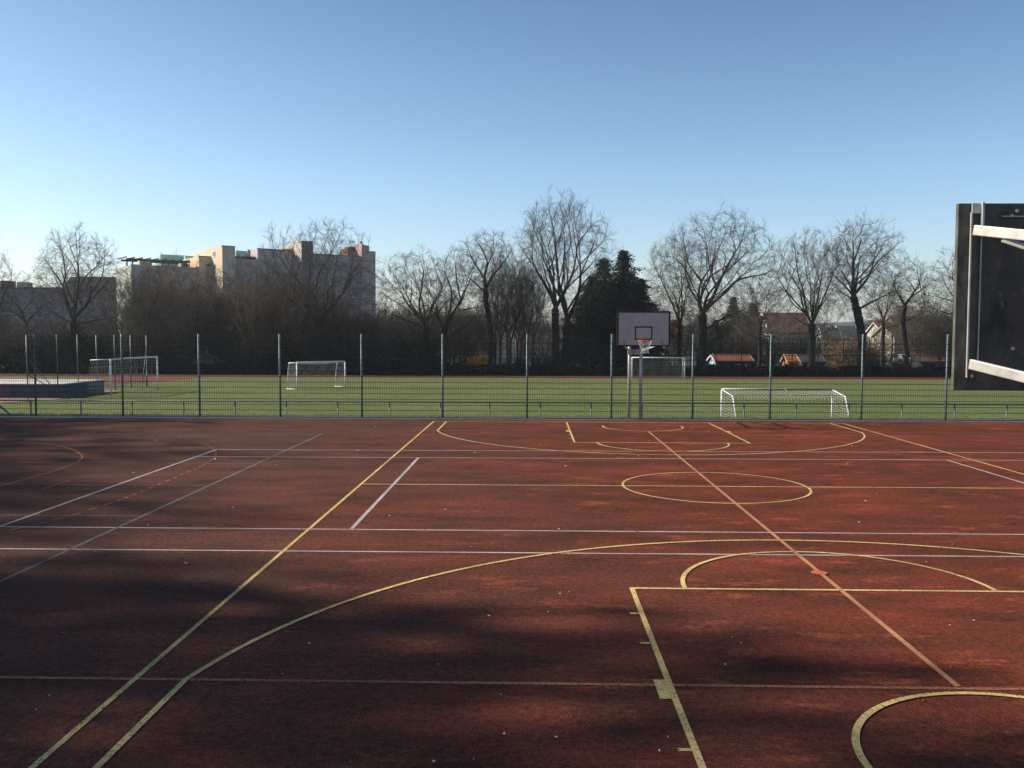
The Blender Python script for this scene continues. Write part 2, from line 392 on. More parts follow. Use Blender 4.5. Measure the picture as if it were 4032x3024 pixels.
def three(s):
    def fn(mb, z):
        Y = (lambda y: y) if s > 0 else (lambda y: L-y)
        r = 6.72; cyy = 1.56; xs = 6.465; a = math.degrees(math.acos(xs/6.60))
        pts = [(p[0]*6.60/r, Y(p[1])) for p in arc(0, cyy, r, a, 180-a, 110)]
        pts = [(xs, Y(.055))] + pts + [(-xs, Y(.055))]
        strip_poly(mb, pts, .055, z)
    return fn
def semi(s, c, r, e):
    def fn(mb, z):
        Y = (lambda y: y) if s > 0 else (lambda y: L-y)
        pts = [(p[0], Y(p[1])) for p in arc(0, c, r, 0+e, 180-e, 60)]
        if c < 3: pts = [(r, Y(c-.35))] + pts + [(-r, Y(c-.35))]
        strip_poly(mb, pts, .055, z)
    return fn
for s, w in ((1, 'near'), (-1, 'far')):
    marks('key_lines', f'yellow free throw lane lines with hash marks at the {w} basket', key(s), M['yellow'], .006)
    marks('three_point_line', f'yellow three point arc at the {w} basket', three(s), M['yellow'], .008)
    marks('free_throw_arc', f'yellow free throw semicircle at the {w} basket', semi(s, FT+.03, 1.775, 0), M['yellow'], .010)
    marks('restricted_arc', f'yellow small semicircle under the {w} basket', semi(s, 1.54, 1.27, 0), M['yellow'], .010)
def red_lines(mb, z):
    line(mb, (0, 2.945), (0, 22.83), .055, z)
marks('handball_centre_line', 'orange red line running down the middle of the court', red_lines, M['orange'], .011)
def red2(mb, z):
    line(mb, (-20, 2.92), (20, 2.92), .05, z); line(mb, (-16, 22.85), (18, 22.85), .035, z)
marks('handball_side_lines', 'worn orange side lines crossing the court', red2, M['faint'], .004)
def dotf(mb, z):
    pts = [(.10*math.cos(t*PI/12)-.01, 6.51+.10*math.sin(t*PI/12)) for t in range(24)]
    mb.add([(p[0], p[1], z) for p in pts], [tuple(range(24))])
marks('centre_spot', 'round red spot painted on the orange line', dotf, M['spot'], .013)
def wl(mb, z):
    line(mb, (-24, 8.79), (14, 8.80), .05, z); line(mb, (-24, 7.40), (14, 7.46), .05, z)
    line(mb, (-11.61, 18.0), (14, 18.35), .05, z); line(mb, (-11.59, 16.66), (14, 16.92), .05, z)
marks('white_cross_lines', 'four white lines running across all the courts', wl, M['white'], .002)
def wl2(mb, z):
    line(mb, (-6.265, 8.83), (-6.265, 16.72), .06, z); line(mb, (6.28, 8.83), (6.28, 16.86), .06, z)
    line(mb, (-11.63, 7.43), (-11.60, 18.0), .055, z)
marks('white_length_lines', 'pale white lines running lengthwise beside the yellow boundary', wl2, M['white'], .004)
def gl(mb, z): line(mb, (-9.84, -2), (-9.78, 21.8), .06, z)
marks('grey_length_line', 'grey line running lengthwise left of the yellow boundary', gl, M['grey'], .004)
def el(mb, z):
    for y in (9.66, 12.6, 15.55, 21.4): line(mb, (-24, y), (-9.87, y), .04, z)
marks('thin_cross_lines', 'thin faded lines across the left part of the court', el, M['grey'], .002)
def ha(mb, z):
    pts = [(-24, 19.25), (-17.42, 19.24), (-16.49, 19.), (-15.72, 18.37), (-15.02, 17.59), (-14.43, 16.77), (-14.15, 16.21), (-13.93, 15.56), (-13.8, 14.7), (-13.77, 14.0), (-13.77, 12.3)]
    pts += [(-13.77, 11.4), (-13.9, 10.4), (-14.3, 9.3), (-15, 8.2), (-16, 7.2), (-17.4, 6.6), (-20, 6.4)]
    strip_poly(mb, pts, .05, z)
    line(mb, (-12.8, 12.07), (-12.8, 13.1), .05, z)
marks('goal_area_line', 'faded orange curved goal area line at the left of the court', ha, M['faint'], .006)
def da(mb, z):
    pts = [(-13.6, 20.6), (-13.1, 20.1), (-12.62, 19.53), (-12.18, 18.94), (-11.65, 18.02), (-11.38, 17.35), (-11.08, 16.48), (-10.94, 15.68), (-10.86, 14.74), (-10.84, 13.59), (-10.82, 12.79), (-10.8, 11.97), (-10.8, 11.31), (-10.83, 10.76), (-10.88, 10.3), (-10.92, 9.85), (-11.1, 9.1), (-11.5, 8.0)]
    for i in range(len(pts)-1):
        a, b = Vector(pts[i]), Vector(pts[i+1]); Ln = (b-a).length; k = max(1, round(Ln/.34))
        for q in range(k):
            line(mb, a.lerp(b, q/k), a.lerp(b, (q+.52)/k), .05, z)
marks('dashed_goal_line', 'dashed orange curve left of the yellow boundary', da, M['faint'], .008)

# ------------------------------------------------------------------ double rod mesh fence across the picture
FX = [-39.2, -36.4, -33.5, -30.6, -27.6, -24.4, -21.35, -18.2, -15.43, -12.53, -9.61, -6.73, -3.74, -.76, 2.09, 4.81, 8.0, 10.93, 13.9, 16.8, 19.7]
fence = thing('mesh_fence', (-3.7, 27, 0), 'dark green welded mesh fence with tall posts at the far end of the court', 'fence')
def fence_panel_mesh(w, h, dv=.0625, rv=.0046, rh=.0100, dh=.2, name='mesh_panel', mat=None):
    A = []; B = []; r = []
    n = int(w/dv)
    for i in range(n+1):
        x = -w/2+w*i/n; A.append((x, 0, .04)); B.append((x, 0, h)); r.append(rv)
    z = .06
    while z < h:
        for y in (-rv-rh*.6, rv+rh*.6):
            A.append((-w/2, y, z)); B.append((w/2, y, z)); r.append(rh)
        z += dh
    return seg_mesh(name, A, B, r, r, mat or M['wire'])
for i, x in enumerate(FX):
    lx = x+3.7
    mb = MB(); h = 2.97+.008*(x+10)*.3
    mb.tube([(0, 0, -.3), (0, 0, h)], .036, 14)
    p = mb.build('post', M['fence'], fence, smooth=True, loc=(lx, .045, 0))
    if i < len(FX)-1:
        w = FX[i+1]-x
        o = bpy.data.objects.new('mesh_panel', fence_panel_mesh(w-.004, 2.86)); o.location = (lx+w/2, -.01, 0); link(o, fence)
MB().bar((-21.9+3.7-.35, .06, .0), (-21.9+3.7-2.6, .06, 1.9), .05).build('brace', M['fence'], fence)
MB().box(-36, 24, -.02, .02, -.02, .03).build('foot_rail', M['dark_strip'], fence)

# low pipe railing behind the fence
rl = thing('pipe_railing', (0, 29.5, -.62), 'low steel pipe railing running along behind the mesh fence', 'railing')
rp = MB(); rp.tube([(-42, 0, 1.0), (26, 0, 1.0)], .028, 8); rp.build('rail', M['rail'], rl, smooth=True)
px = [175, 286, 397, 508, 619, 730, 842, 952, 1058, 1167, 1277, 1387, 1497, 1607, 1720, 1834, 1948, 2062, 2175]
xs = [at(x*1.8228, 1620, 29.5).x for x in px]; xs = [xs[0]-1.96*k for k in (5, 4, 3, 2, 1)] + xs + [xs[-1]+2*k for k in (1, 2)]
for x in xs:
    MB().tube([(x, 0, -.35), (x, 0, .975)], .026, 8).build('post', M['rail'], rl, smooth=True)

# ------------------------------------------------------------------ basketball hoops
def net_lines(mb, rings, n, rad):
    # rings: list of (z, radius); diamond mesh
    for k in range(len(rings)-1):
        z0, r0 = rings[k]; z1, r1 = rings[k+1]
        for j in range(n):
            for s in (-1, 1):
                t0 = 2*PI*(j+.5*(k % 2))/n; t1 = t0 + s*PI/n
                mb.bar((r0*math.cos(t0), r0*math.sin(t0), z0), (r1*math.cos(t1), r1*math.sin(t1), z1), rad)
def hoop(loc, rz, label, bx):
    t = thing('basketball_hoop', loc, label, 'basketball hoop', None, rz)
    BY, bz0, bz1, hw = 1.17, 2.58, 3.728, .862
    # local: board faces +y, poles at y=-.79, board centre bx
    pl = (-.2, .2)
    for s in (0, 1):
        MB().tube([(pl[s], -.79, -.1), (pl[s], -.79, 3.3 if s else 3.3)], .052, 16).build('pole', M['galv2'], t, smooth=True)
        xb = bx+(-hw+.088 if s == 0 else hw-.088); px_ = pl[s]
        MB().bar((xb-.014, BY-.060, 3.558), (px_, -.74, 3.18), .030, .062).build('upper_arm', M['galv'], t, bevel=.006)
        MB().bar((xb-.014, BY-.060, 2.745), (px_, -.74, 2.42), .032, .062).build('lower_arm', M['galv'], t, bevel=.006)
        a = Vector((xb, BY-.065, 3.55)).lerp(Vector((px_, -.74, 3.17)), .095)-Vector((0, 0, .03)); b = Vector((-xb*.9, BY-.30-.04*s, 2.95))
        MB().tube([a, b], .017, 10).build('diagonal_brace', M['galv'], t, smooth=True)
        # upright channel on the back of the board
        MB().box(xb-.018, xb-.010, BY-.021, BY-.002, 2.66, 3.67).build('upright_bar', M['galv'], t)
        MB().box(xb+.050, xb+.055, BY-.014, BY-.002, 2.77, 3.55).build('upright_bar', M['galv'], t)
        pt = MB(); pt.box(xb-.012, xb+.040, BY-.020, BY-.0095, 3.665, 3.725); pt.box(xb+.0402, xb+.052, BY-.040, BY-.0095, 3.59, 3.73)
        pt.build('corner_plate', M['galv'], t)
    MB().box(-.26, .26, -.86, -.735, 2.28, 2.46).build('cross_plate', M['galv2'], t, bevel=.005)
    MB().box(-.26, .26, -.86, -.735, 3.10, 3.25).build('cross_plate', M['galv2'], t, bevel=.005)
    # backboard
    bb = MB(); bb.box(bx-hw, bx+hw, BY, BY+.030, bz0, bz1)
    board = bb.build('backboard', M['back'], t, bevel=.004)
    fr = MB(); fr.box(bx-hw+.002, bx+hw-.002, BY+.0305, BY+.034, bz0+.002, bz1-.002); fr.build('front_panel', M['black'], board)
    fp = MB(); fp.box(bx-hw+.06, bx+hw-.06, BY+.0345, BY+.038, bz0+.055, bz1-.055); fp.build('playing_face', M['board'], board)
    sq = MB(); w_, z0, z1, q = .285, bz0+.215, bz0+.215+.44, .045
    for a in ((bx-w_, bx+w_, z1-q, z1), (bx-w_, bx+w_, z0, z0+q), (bx-w_, bx-w_+q, z0+q, z1-q), (bx+w_-q, bx+w_, z0+q, z1-q)):
        sq.box(a[0], a[1], BY+.0385, BY+.040, a[2], a[3])
    sq.build('target_square', M['black'], board)
    for sx in (-1, 1):
        st = MB()
        xc = bx+sx*.60; zc = bz0+.13
        for a in ((-.055, .055, .045, .052), (-.055, .055, -.052, -.045), (-.055, -.048, -.045, .045), (.048, .055, -.045, .045), (-.06, .06, .085, .092), (-.02, .0, -.02, .02), (.005, .025, -.005, .012)):
            st.box(xc+a[0], xc+a[1], BY+.0385, BY+.0395, zc+a[2], zc+a[3])
        st.build('maker_mark', M['dark_strip'], board)
    for xx, zz in ((-.76, 1.03), (-.66, 1.04), (0, 1.04), (.66, 1.04), (.76, 1.03), (-.76, .09), (.76, .09), (-.50, .50), (.47, .62)):
        bo = MB(); bo.tube([(bx+xx, BY+.038, bz0+zz), (bx+xx, BY+.046, bz0+zz)], .014, 10); bo.build('bolt', M['timber_dark'], board)
    for xx, zz in ((-.54, 1.07), (-.51, .26), (-.51, 1.10), (.5, .26), (0, 1.07), (-.755, .09)):
        bo = MB(); bo.tube([(bx+xx, BY-.012, bz0+zz), (bx+xx, BY-.001, bz0+zz)], .010, 10); bo.build('bolt', M['galv'], board)
    sf = MB(); sf.box(bx-.60, bx+hw-.15, BY-.016, BY-.001, bz1-.085, bz1-.078); sf.build('stiffener', M['galv2'], board)
    # rim and net
    rc = Vector((bx, BY+.038+.15+.225, 2.785))
    rm = MB(); rm.tube([rc+Vector((.225*math.cos(a*PI/18), .225*math.sin(a*PI/18), 0)) for a in range(36)], .011, 8, closed=True)
    for sx in (-.1, .1): rm.bar((bx+sx, BY+.04, 2.785), (bx+sx*1.1, rc.y-.19, 2.785), .016)
    rm.box(bx-.12, bx+.12, BY+.0405, BY+.050, 2.69, 2.80)
    rim = rm.build('rim', M['rim'], t, smooth=False)
    nb = MB(); net_lines(nb, [(-.012, .222), (-.10, .188), (-.19, .150), (-.27, .120), (-.34, .108), (-.42, .135)], 12, .0075)
    nb.build('net', M['net'], rim, loc=rc)
    return t
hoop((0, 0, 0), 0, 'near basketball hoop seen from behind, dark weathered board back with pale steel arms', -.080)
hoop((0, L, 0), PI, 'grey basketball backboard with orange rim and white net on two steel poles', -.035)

# ------------------------------------------------------------------ football goals
def goal(loc, rz, w, h, depth, label, topd=None, netmat='net', post=.05, pitch=.14, ground_bar=True, sag=.0, full=True):
    t = thing('football_goal', loc, label, 'goal', None, rz)
    # local: mouth in the x-z plane, net goes to +y
    topd = depth if topd is None else topd; hw = w/2
    for s in (-1, 1):
        MB().tube([(s*hw, 0, 0), (s*hw, 0, h)], post, 12).build('goalpost', M['goalwhite'], t, smooth=True)
    MB().tube([(-hw, 0, h), (hw, 0, h)], post, 12).build('crossbar', M['goalwhite'], t, smooth=True)
    for s in (-1, 1):
        b = MB(); b.tube([(s*hw, 0, h), (s*hw, topd, h-.05), ], post*.55, 8)
        if full: b.tube([(s*hw, topd, h-.05), (s*hw, depth, .05)], post*.45, 8)
        if ground_bar: b.tube([(s*hw, 0, .04), (s*hw, depth, .04)], post*.6, 8)
        b.build('side_frame', M['goalwhite'], t, smooth=True)
    A = []; B = []
    def quad(p00, p10, p01, p11, nu, nv, sg=0):
        P = lambda u, v: (Vector(p00)*(1-u)+Vector(p10)*u)*(1-v)+(Vector(p01)*(1-u)+Vector(p11)*u)*v - Vector((0, 0, sg*math.sin(PI*u)*math.sin(PI*max(v, .0))))
        for i in range(nu+1):
            for j in range(nv): A.append(P(i/nu, j/nv)); B.append(P(i/nu, (j+1)/nv))
        for j in range(nv+1):
            for i in range(nu): A.append(P(i/nu, j/nv)); B.append(P((i+1)/nu, j/nv))
    nx, nz = int(w/pitch), int(h/pitch); nt_ = max(2, int(topd/pitch)); nd = max(2, int(depth/pitch))
    quad((-hw, 0, h), (hw, 0, h), (-hw, topd, h-.08-sag*.4), (hw, topd, h-.08-sag*.4), nx, nt_, sag)
    if full or True: quad((-hw, topd, h-.08-sag*.4), (hw, topd, h-.08-sag*.4), (-hw, depth, .03), (hw, depth, .03), nx, nz, 0)
    for s in (-1, 1): quad((s*hw, 0, h), (s*hw, topd, h-.08), (s*hw, 0, .03), (s*hw, depth, .03), nd, nz)
    r = np.full(len(A), .0055 if netmat == 'net' else .006)
    link(bpy.data.objects.new('net', seg_mesh('net', [tuple(a) for a in A], [tuple(b) for b in B], r, r, M[netmat])), t)
    return t
# left goal on the end line: posts (-30.5,51.9) and (-30.5,58.9); net to -X
goal((-30.5, 55.4, -1.0), PI/2, 7.1, 2.36, 1.6, 'large white goal at the left end of the field, near the jump mats', topd=1.3, netmat='netdark', pitch=.22, post=.06, ground_bar=False, full=False)
a = Vector((-20.48, 59.18)); b = Vector((-17.73, 62.62)); d = (b-a)
goal((*((a+b)/2), -1.0), math.atan2(d.y, d.x), d.length, 1.98, 1.25, 'white goal standing at an angle in the middle of the grass', topd=.95, netmat='netdark', sag=.12)
goal((7.85, 76.6, -1.0), 0, 4.75, 2.0, 1.3, 'far white goal seen behind the basketball poles', topd=.9, netmat='netdark', ground_bar=False)
# near right goal, net toward the camera, hidden foot behind the bank
gl_ = at(1559*1.8228, 841*1.8228, 35.6); gr_ = at(1798*1.8228, 842*1.8228, 35.6)
hh = gl_.z+1.0
t = thing('football_goal', ((gl_.x+gr_.x)/2, 35.6, -1.0), 'white goal close behind the fence on the right, seen from its net side', 'goal')
hw = (gr_.x-gl_.x)/2; bk = at(1583*1.8228, 856*1.8228, 33.9); bkr = at(1826*1.8228, 857*1.8228, 33.9)
ox = (gl_.x+gr_.x)/2; bzl = bk.z+1.0; bl = bk.x-ox; br = bkr.x-ox
for s in (-1, 1): MB().tube([(s*hw, 0, 0), (s*hw, 0, hh)], .036, 12).build('goalpost', M['goalwhite'], t, smooth=True)
MB().tube([(-hw, 0, hh), (hw, 0, hh)], .05, 12).build('crossbar', M['galv2'], t, smooth=True)
for fx, bx in ((-hw, bl), (hw, br)):
    MB().tube([(fx, 0, hh), (bx, -1.7, bzl), (bx+.12, -2.2, 0)], .028, 10).build('side_frame', M['goalwhite'], t, smooth=True)
A = []; B = []
def qd(p00, p10, p01, p11, nu, nv, sg=0):
    P = lambda u, v: (Vector(p00)*(1-u)+Vector(p10)*u)*(1-v)+(Vector(p01)*(1-u)+Vector(p11)*u)*v - Vector((0, 0, sg*max(0,math.sin(PI*u))**.6*math.sin(PI*v*.5)))
    for i in range(nu+1):
        for j in range(nv): A.append(tuple(P(i/nu, j/nv))); B.append(tuple(P(i/nu+.12/nu*(j % 2), (j+1)/nv)))
    for j in range(nv+1):
        for i in range(nu): A.append(tuple(P(i/nu, j/nv))); B.append(tuple(P((i+1)/nu, j/nv)))
qd((-hw, 0, hh), (-hw, 0, 0), (bl, -1.7, bzl), (bl+.12, -2.2, 0), 12, 8)
qd((hw, 0, hh), (hw, 0, 0), (br, -1.7, bzl), (br+.12, -2.2, 0), 12, 8)
r = np.full(len(A), .0055)
link(bpy.data.objects.new('side_net', seg_mesh('side_net', A, B, r, r, M['net'])), t)
A = []; B = []
nn = 34
for i in range(nn):                       # rolled up back net hanging in loose cords below the crossbar
    u = (i+.5)/nn; x = -hw+2*hw*u; dz = .16+.16*math.sin(PI*u)**.5
    pts = [(x, -.02, hh-.03), (x+.10, -.5, hh-.03-dz*.5), (x+.19, -.85, hh-.03-dz), (x+.20, -.9, hh-.10-dz*1.25)]
    for k in range(3): A.append(pts[k]); B.append(pts[k+1])
r = np.full(len(A), .008)
link(bpy.data.objects.new('hanging_net', seg_mesh('hanging_net', A, B, r, r, M['net'])), t)
sc = MB(); sc.tube([(.35, -.06, hh+.06), (.45, -.09, hh-.10), (.60, -.08, hh-.17), (.55, -.1, hh-.32)], [.05, .03, .04, .015], 6)
tag(sc.build('cloth_scrap', M['paper'], loc=(ox, 35.6, -1.0)), 'knotted pale rag hanging over the crossbar of the near goal', 'rag')

# ------------------------------------------------------------------ jump mats and ball stop net at the left
t = thing('jump_mat', (-36.0, 53, -.98), 'long low covered jump mat with pale top left of the field', 'sports mat')
MB().box(-5.5, -.1, -2.75, 2.7, .0, .80).build('mat_body', M['matside'], t, bevel=.03)
MB().box(-.098, 3.2, -2.75, 2.7, .0, .80).build('mat_body', M['matteal'], t, bevel=.03)
MB().box(-5.5, 3.22, -2.77, 2.72, .802, .86).build('mat_cover', M['mattop'], t, bevel=.02)
MB().box(-5.6, 3.1, -2.6, 2.6, -.05, -.002).build('base_pallet', M['timber_dark'], t)
t = thing('ball_stop_fence', (-33.0, 46.8, -1.0), 'line of thin tall posts with netting behind the left goal', 'fence')
ys = [0, 3.3, 5.8, 8.3, 10.9, 13.4, 16.1]
for y in ys: MB().tube([(0, y, 0), (0, y, 3.92)], .035, 8).build('post', M['rail'], t, smooth=True)
for y0, y1, z in ((0, 2.2, 2.6), (0, 2.9, 1.6), (16.1, 13.2, 3.3), (16.1, 13.9, 2.2)):
    MB().tube([(0.02, y0, z), (.9, y1, 0)], .025, 8).build('brace', M['rail'], t, smooth=True)
A = []; B = []
for k in range(40): z = .1+k*.1*.97; A.append((0, 0, z)); B.append((0, 16.1, z))
for k in range(160): y = k*.1; A.append((0, y, .1)); B.append((0, y, 3.9))
r = np.full(len(A), .0022)
link(bpy.data.objects.new('net', seg_mesh('net', A, B, r, r, M['wire'])), t)

# far fence between track and trees
t = thing('boundary_fence', (0, 84.2, -1.0), 'long dark mesh fence between the running track and the trees', 'fence')
pm = MB(); pm.box(-.03, .03, -.03, .03, 0, 3.85)
first = pm.build('post', M['wire'], t, loc=(-60.4, 0, 0))
pan = fence_panel_mesh(2.49, 3.75, .1, .004, .008, .4)
for k in range(48):
    x = -60.4+2.5*k
    if k: o = first.copy(); link(o, t); o.location = (x, 0, 0)
    q = bpy.data.objects.new('mesh_panel', pan); link(q, t); q.location = (x+1.25, 0, 0)

# ------------------------------------------------------------------ trees
def rnd_dir(rng, d, ang, az=None):
    d = d.normalized(); u = Vector((0, 0, 1)) if abs(d.z) < .9 else Vector((1, 0, 0))
    a = d.cross(u).normalized(); b = d.cross(a)
    az = rng.uniform(0, 2*PI) if az is None else az
    return (d*math.cos(ang) + (a*math.cos(az)+b*math.sin(az))*math.sin(ang)).normalized()

def bare_tree(seed, H, fork, rl, rr, ry=None, zc=.45, zb=None, r0=.3, natt=1500, ds=.34, dk=.47, zs=1., trop=.12, wob=.22, lean=(0, 0), bend=None, dens=1., twig_r=.0066,
              buds=0, stems=None, bark='bark', twig='twig', budmat='bud', budr=.06, shell=.35, up=.14, tip=.010, lead=4, spread=.5, sub=4, low=3, crook=.10):
    """bare crown grown by space colonisation inside a lumpy ellipsoid; returns (trunk mesh, crown mesh, bud mesh or None)"""
    rs = np.random.RandomState(seed); ry = ry or (rl+rr)/2*.9; zb = fork*.8 if zb is None else zb; natt = int(natt*2.1); wob *= .65; crook *= .7
    cx = (rr-rl)/2; ax = (rl+rr)/2; cz = zb+(H-zb)*zc; ct = H-cz; cb = cz-zb
    ph_ = rs.rand(6)*6.3
    d = rs.normal(size=(natt, 3)); d /= np.linalg.norm(d, axis=1)[:, None]
    th = np.arctan2(d[:, 1], d[:, 0]); el = np.arcsin(d[:, 2])
    lump = 1+.10*np.sin(3*th+ph_[0])*np.cos(2*el+ph_[1])+.07*np.sin(5*th+ph_[2]+3*el)+.05*np.sin(9*el+ph_[3]+2*th)
    r = rs.rand(natt)**shell*lump
    att = np.stack([cx+d[:, 0]*r*ax, d[:, 1]*r*ry, cz+np.where(d[:, 2] > 0, ct, cb)*d[:, 2]*r], 1)
    pos = []; par = []; fixed = []
    for sx_, sy_, sk in (stems or [(0, 0, 1.)]):
        n = max(4, int(fork*sk/ds)); last = -1
        for i in range(n+1):
            t = i/n; pos.append([sx_*(1+.5*t)+lean[0]*t+(bend(t) if bend else 0)+rs.normal()*.03, sy_+lean[1]*t+rs.normal()*.03, -.15+(fork*sk+.15)*t]); par.append(last); last = len(pos)-1
    # main limbs: leaders from the fork, side limbs from the leaders and the trunk, each reaching for the crown's edge
    g = random.Random(seed*7+1)
    def inside(p): 
        dz = p[2]-cz; return ((p[0]-cx)/ax)**2+(p[1]/ry)**2+(dz/(ct if dz > 0 else cb))**2
    def limb(start, d, frac):
        d = Vector(d).normalized(); p = Vector(pos[start]); R_ = 0.; q = p.copy()
        while R_ < 40 and (inside(q) < 1 or R_ < 1.2): q = q+d*.3; R_ += .3
        Ln = R_*frac; n = max(3, int(Ln/ds)); last = start; out = []
        c1 = Vector((g.gauss(0, crook), g.gauss(0, crook), g.gauss(0, crook)*.6))
        for i in range(n):
            if i % 5 == 0: c1 = Vector((g.gauss(0, crook), g.gauss(0, crook), g.gauss(0, crook)*.6))
            d = (d+c1*.5+Vector((g.gauss(0, .05), g.gauss(0, .05), g.gauss(0, .05)+trop*.22))).normalized()
            p = p+d*ds
            if inside(p) > .97 and i > 3: break
            pos.append(list(p)); par.append(last); last = len(pos)-1; out.append((last, d.copy()))
        return out
    tips = [i for i in range(len(pos)) if i not in set(par)]; ntk = len(pos)
    L_all = []
    for tp_ in tips:
        nl = max(1, round(lead/len(tips)+(.3 if len(tips) > 1 else 0))); a0 = g.uniform(0, 6.3)
        for k in range(nl):
            an = spread*(g.uniform(.55, 1.15) if nl > 1 else .25); az = a0+2*PI*k/nl+g.uniform(-.35, .35)
            L_all.append((limb(tp_, (math.sin(an)*math.cos(az)*1.15, math.sin(an)*math.sin(az), math.cos(an)), g.uniform(.85, .98)), az, an))
    for (L1_, az, an) in list(L_all):
        m = len(L1_)
        for k in range(sub):
            if m < 5: break
            i = min(m-2, 1+int(m*(.06+.72*(k+g.uniform(0, .8))/sub))); a2 = az+(1 if k % 2 else -1)*g.uniform(.7, 1.7)+(PI if g.random() < .2 else 0)
            d0 = L1_[i][1]; an2 = (spread+.55)*g.uniform(.75, 1.15)*(1-.35*i/m)
            dd = Vector((math.sin(an2)*math.cos(a2), math.sin(an2)*math.sin(a2), math.cos(an2)))
            L_all.append((limb(L1_[i][0], dd*.8+d0*.45, g.uniform(.7, .95)), a2, an2))
    for k in range(low if fork > 1.8 else 0):
        i = ntk-2-int((fork/ds)*.45*k/max(1, low)); a2 = (0 if k % 2 else PI)+g.uniform(-.6, .6); an2 = g.uniform(1.0, 1.3)
        if len(tips) == 1: L_all.append((limb(max(2, i), (math.sin(an2)*math.cos(a2), math.sin(an2)*math.sin(a2), math.cos(an2)), g.uniform(.75, .95)), a2, an2))
    ldir = {q[0]: q[1] for L1_, _, _ in L_all for q in L1_}
    S3 = np.array([1, 1, zs]); P = np.array(pos)*S3; par = list(par); A_ = att*S3; n_trunk = len(P)
    def near(A_, Q): D = ((A_[:, None]-Q[None])**2).sum(2); k = D.argmin(1); return k, np.sqrt(D[np.arange(len(A_)), k])
    idx, dist = near(A_, P); kids = {}; dirs = np.zeros_like(P); dirs[:, 2] = 1.
    for q, dv in ldir.items(): dirs[q] = dv
    kd_ = dist > dk; A_, idx, dist = A_[kd_], idx[kd_], dist[kd_]
    for it in range(int(70+H*2)):
        if not len(A_): break
        v = A_-P[idx]; v /= np.maximum(dist, 1e-6)[:, None]
        u, inv = np.unique(idx, return_inverse=True); sm_ = np.zeros((len(u), 3)); np.add.at(sm_, inv, v)
        sm_ /= np.maximum(np.linalg.norm(sm_, axis=1), 1e-6)[:, None]; sm_ += dirs[u]*np.where(u < n_trunk, .45, .85)[:, None]; sm_ += rs.normal(size=sm_.shape)*wob; sm_[:, 2] += trop
        sm_ /= np.linalg.norm(sm_, axis=1)[:, None]
        new = P[u]+sm_*ds; ok = []
        for q in range(len(u)):
            L_ = kids.setdefault(int(u[q]), [])
            if len(L_) >= 4 or any(((new[q]-w)**2).sum() < (.55*ds)**2 for w in L_): ok.append(False)
            else: L_.append(new[q]); ok.append(True)
        ok = np.array(ok)
        if not ok.any():
            stuck = it; A_ = A_[dist > np.percentile(dist, 12)]
            if len(A_) < 5: break
            idx, dist = near(A_, P); continue
        new = new[ok]; b0_ = len(P); P = np.concatenate([P, new]); dirs = np.concatenate([dirs, sm_[ok]]); par += [int(x) for x in u[ok]]
        k2, d2 = near(A_, new); up_ = d2 < dist; idx = np.where(up_, b0_+k2, idx); dist = np.where(up_, d2, dist)
        kp = dist > dk; A_ = A_[kp]; idx = idx[kp]; dist = dist[kp]
    P = P/S3; par = np.array(par); n = len(P)
    nk = np.zeros(n, int); np.add.at(nk, par[par >= 0], 1); leaves = max(2, int((nk == 0).sum()/max(1, len(stems or [1]))))
    e = math.log(leaves)/math.log(r0/tip); w = np.where(nk == 0, tip**e, 0.)
    for i in range(n-1, -1, -1):
        if par[i] >= 0: w[par[i]] += w[i]
    rad = w**(1/e)
    m_ = par >= 0; i_ = np.nonzero(m_)[0]; A = P[par[i_]]; B = P[i_]; rB = rad[i_]; rA = np.minimum(rad[par[i_]], rB*1.25)
    low = A[:, 2] < .5; rA = np.where(low, rA*1.35, rA)
    big = rB > .045
    D_ = (B-A); Bx = B+D_*.06
    tme = seg_mesh('trunk', A[big], Bx[big], rA[big], rB[big], M[bark], 8)
    tme.polygons.foreach_set('use_smooth', [True]*len(tme.polygons))
    A, B, ra, rb = A[~big], B[~big], rA[~big], rB[~big]
    fine = rb < .030
    def spawn(A, B, per_m, lmin, lmax, ang, upk):
        ln = np.linalg.norm(B-A, axis=1); k = rs.poisson(ln*per_m*dens); q = np.repeat(np.arange(len(A)), k)
        t = rs.rand(len(q))[:, None]; S_ = A[q]*(1-t)+B[q]*t; D = (B-A)[q]/np.maximum(ln[q], 1e-5)[:, None]
        Rn = rs.normal(size=S_.shape); Rn -= D*(Rn*D).sum(1)[:, None]; Rn /= np.linalg.norm(Rn, axis=1)[:, None]
        a = ang*(.5+.9*rs.rand(len(q)))[:, None]; dd = D*np.cos(a)+Rn*np.sin(a); dd[:, 2] += upk; dd /= np.linalg.norm(dd, axis=1)[:, None]
        l = (lmin+(lmax-lmin)*rs.rand(len(q)))[:, None]
        return S_, S_+dd*l*.5+rs.normal(size=S_.shape)*.04*l, S_+dd*l+rs.normal(size=S_.shape)*.07*l
    P4, M4, E4 = spawn(A[fine], B[fine], 6.6, .30, 1.05, .62, up)
    P5, M5, E5 = spawn(np.concatenate([P4, M4]), np.concatenate([M4, E4]), 3.6, .15, .42, .7, .08)
    n4, n5 = len(P4), len(P5); tk = twig_r
    cme = seg_mesh('crown', np.concatenate([A, P4, M4, P5]), np.concatenate([B, M4, E4, E5]), np.concatenate([ra, np.full(n4, tk), np.full(n4, tk*.8), np.full(n5, tk*.72)]),
                   np.concatenate([rb, np.full(n4, tk*.8), np.full(n4, tk*.55), np.full(n5, tk*.4)]), M[twig])
    bme = None
    if buds:
        k = rs.rand(len(E5)) < buds; C_ = E5[k]+rs.normal(size=(k.sum(), 3))*.03
        bme = np_mesh('leaves', leaf_quads(rs, C_, budr), 4, M[budmat])
    return tme, cme, bme
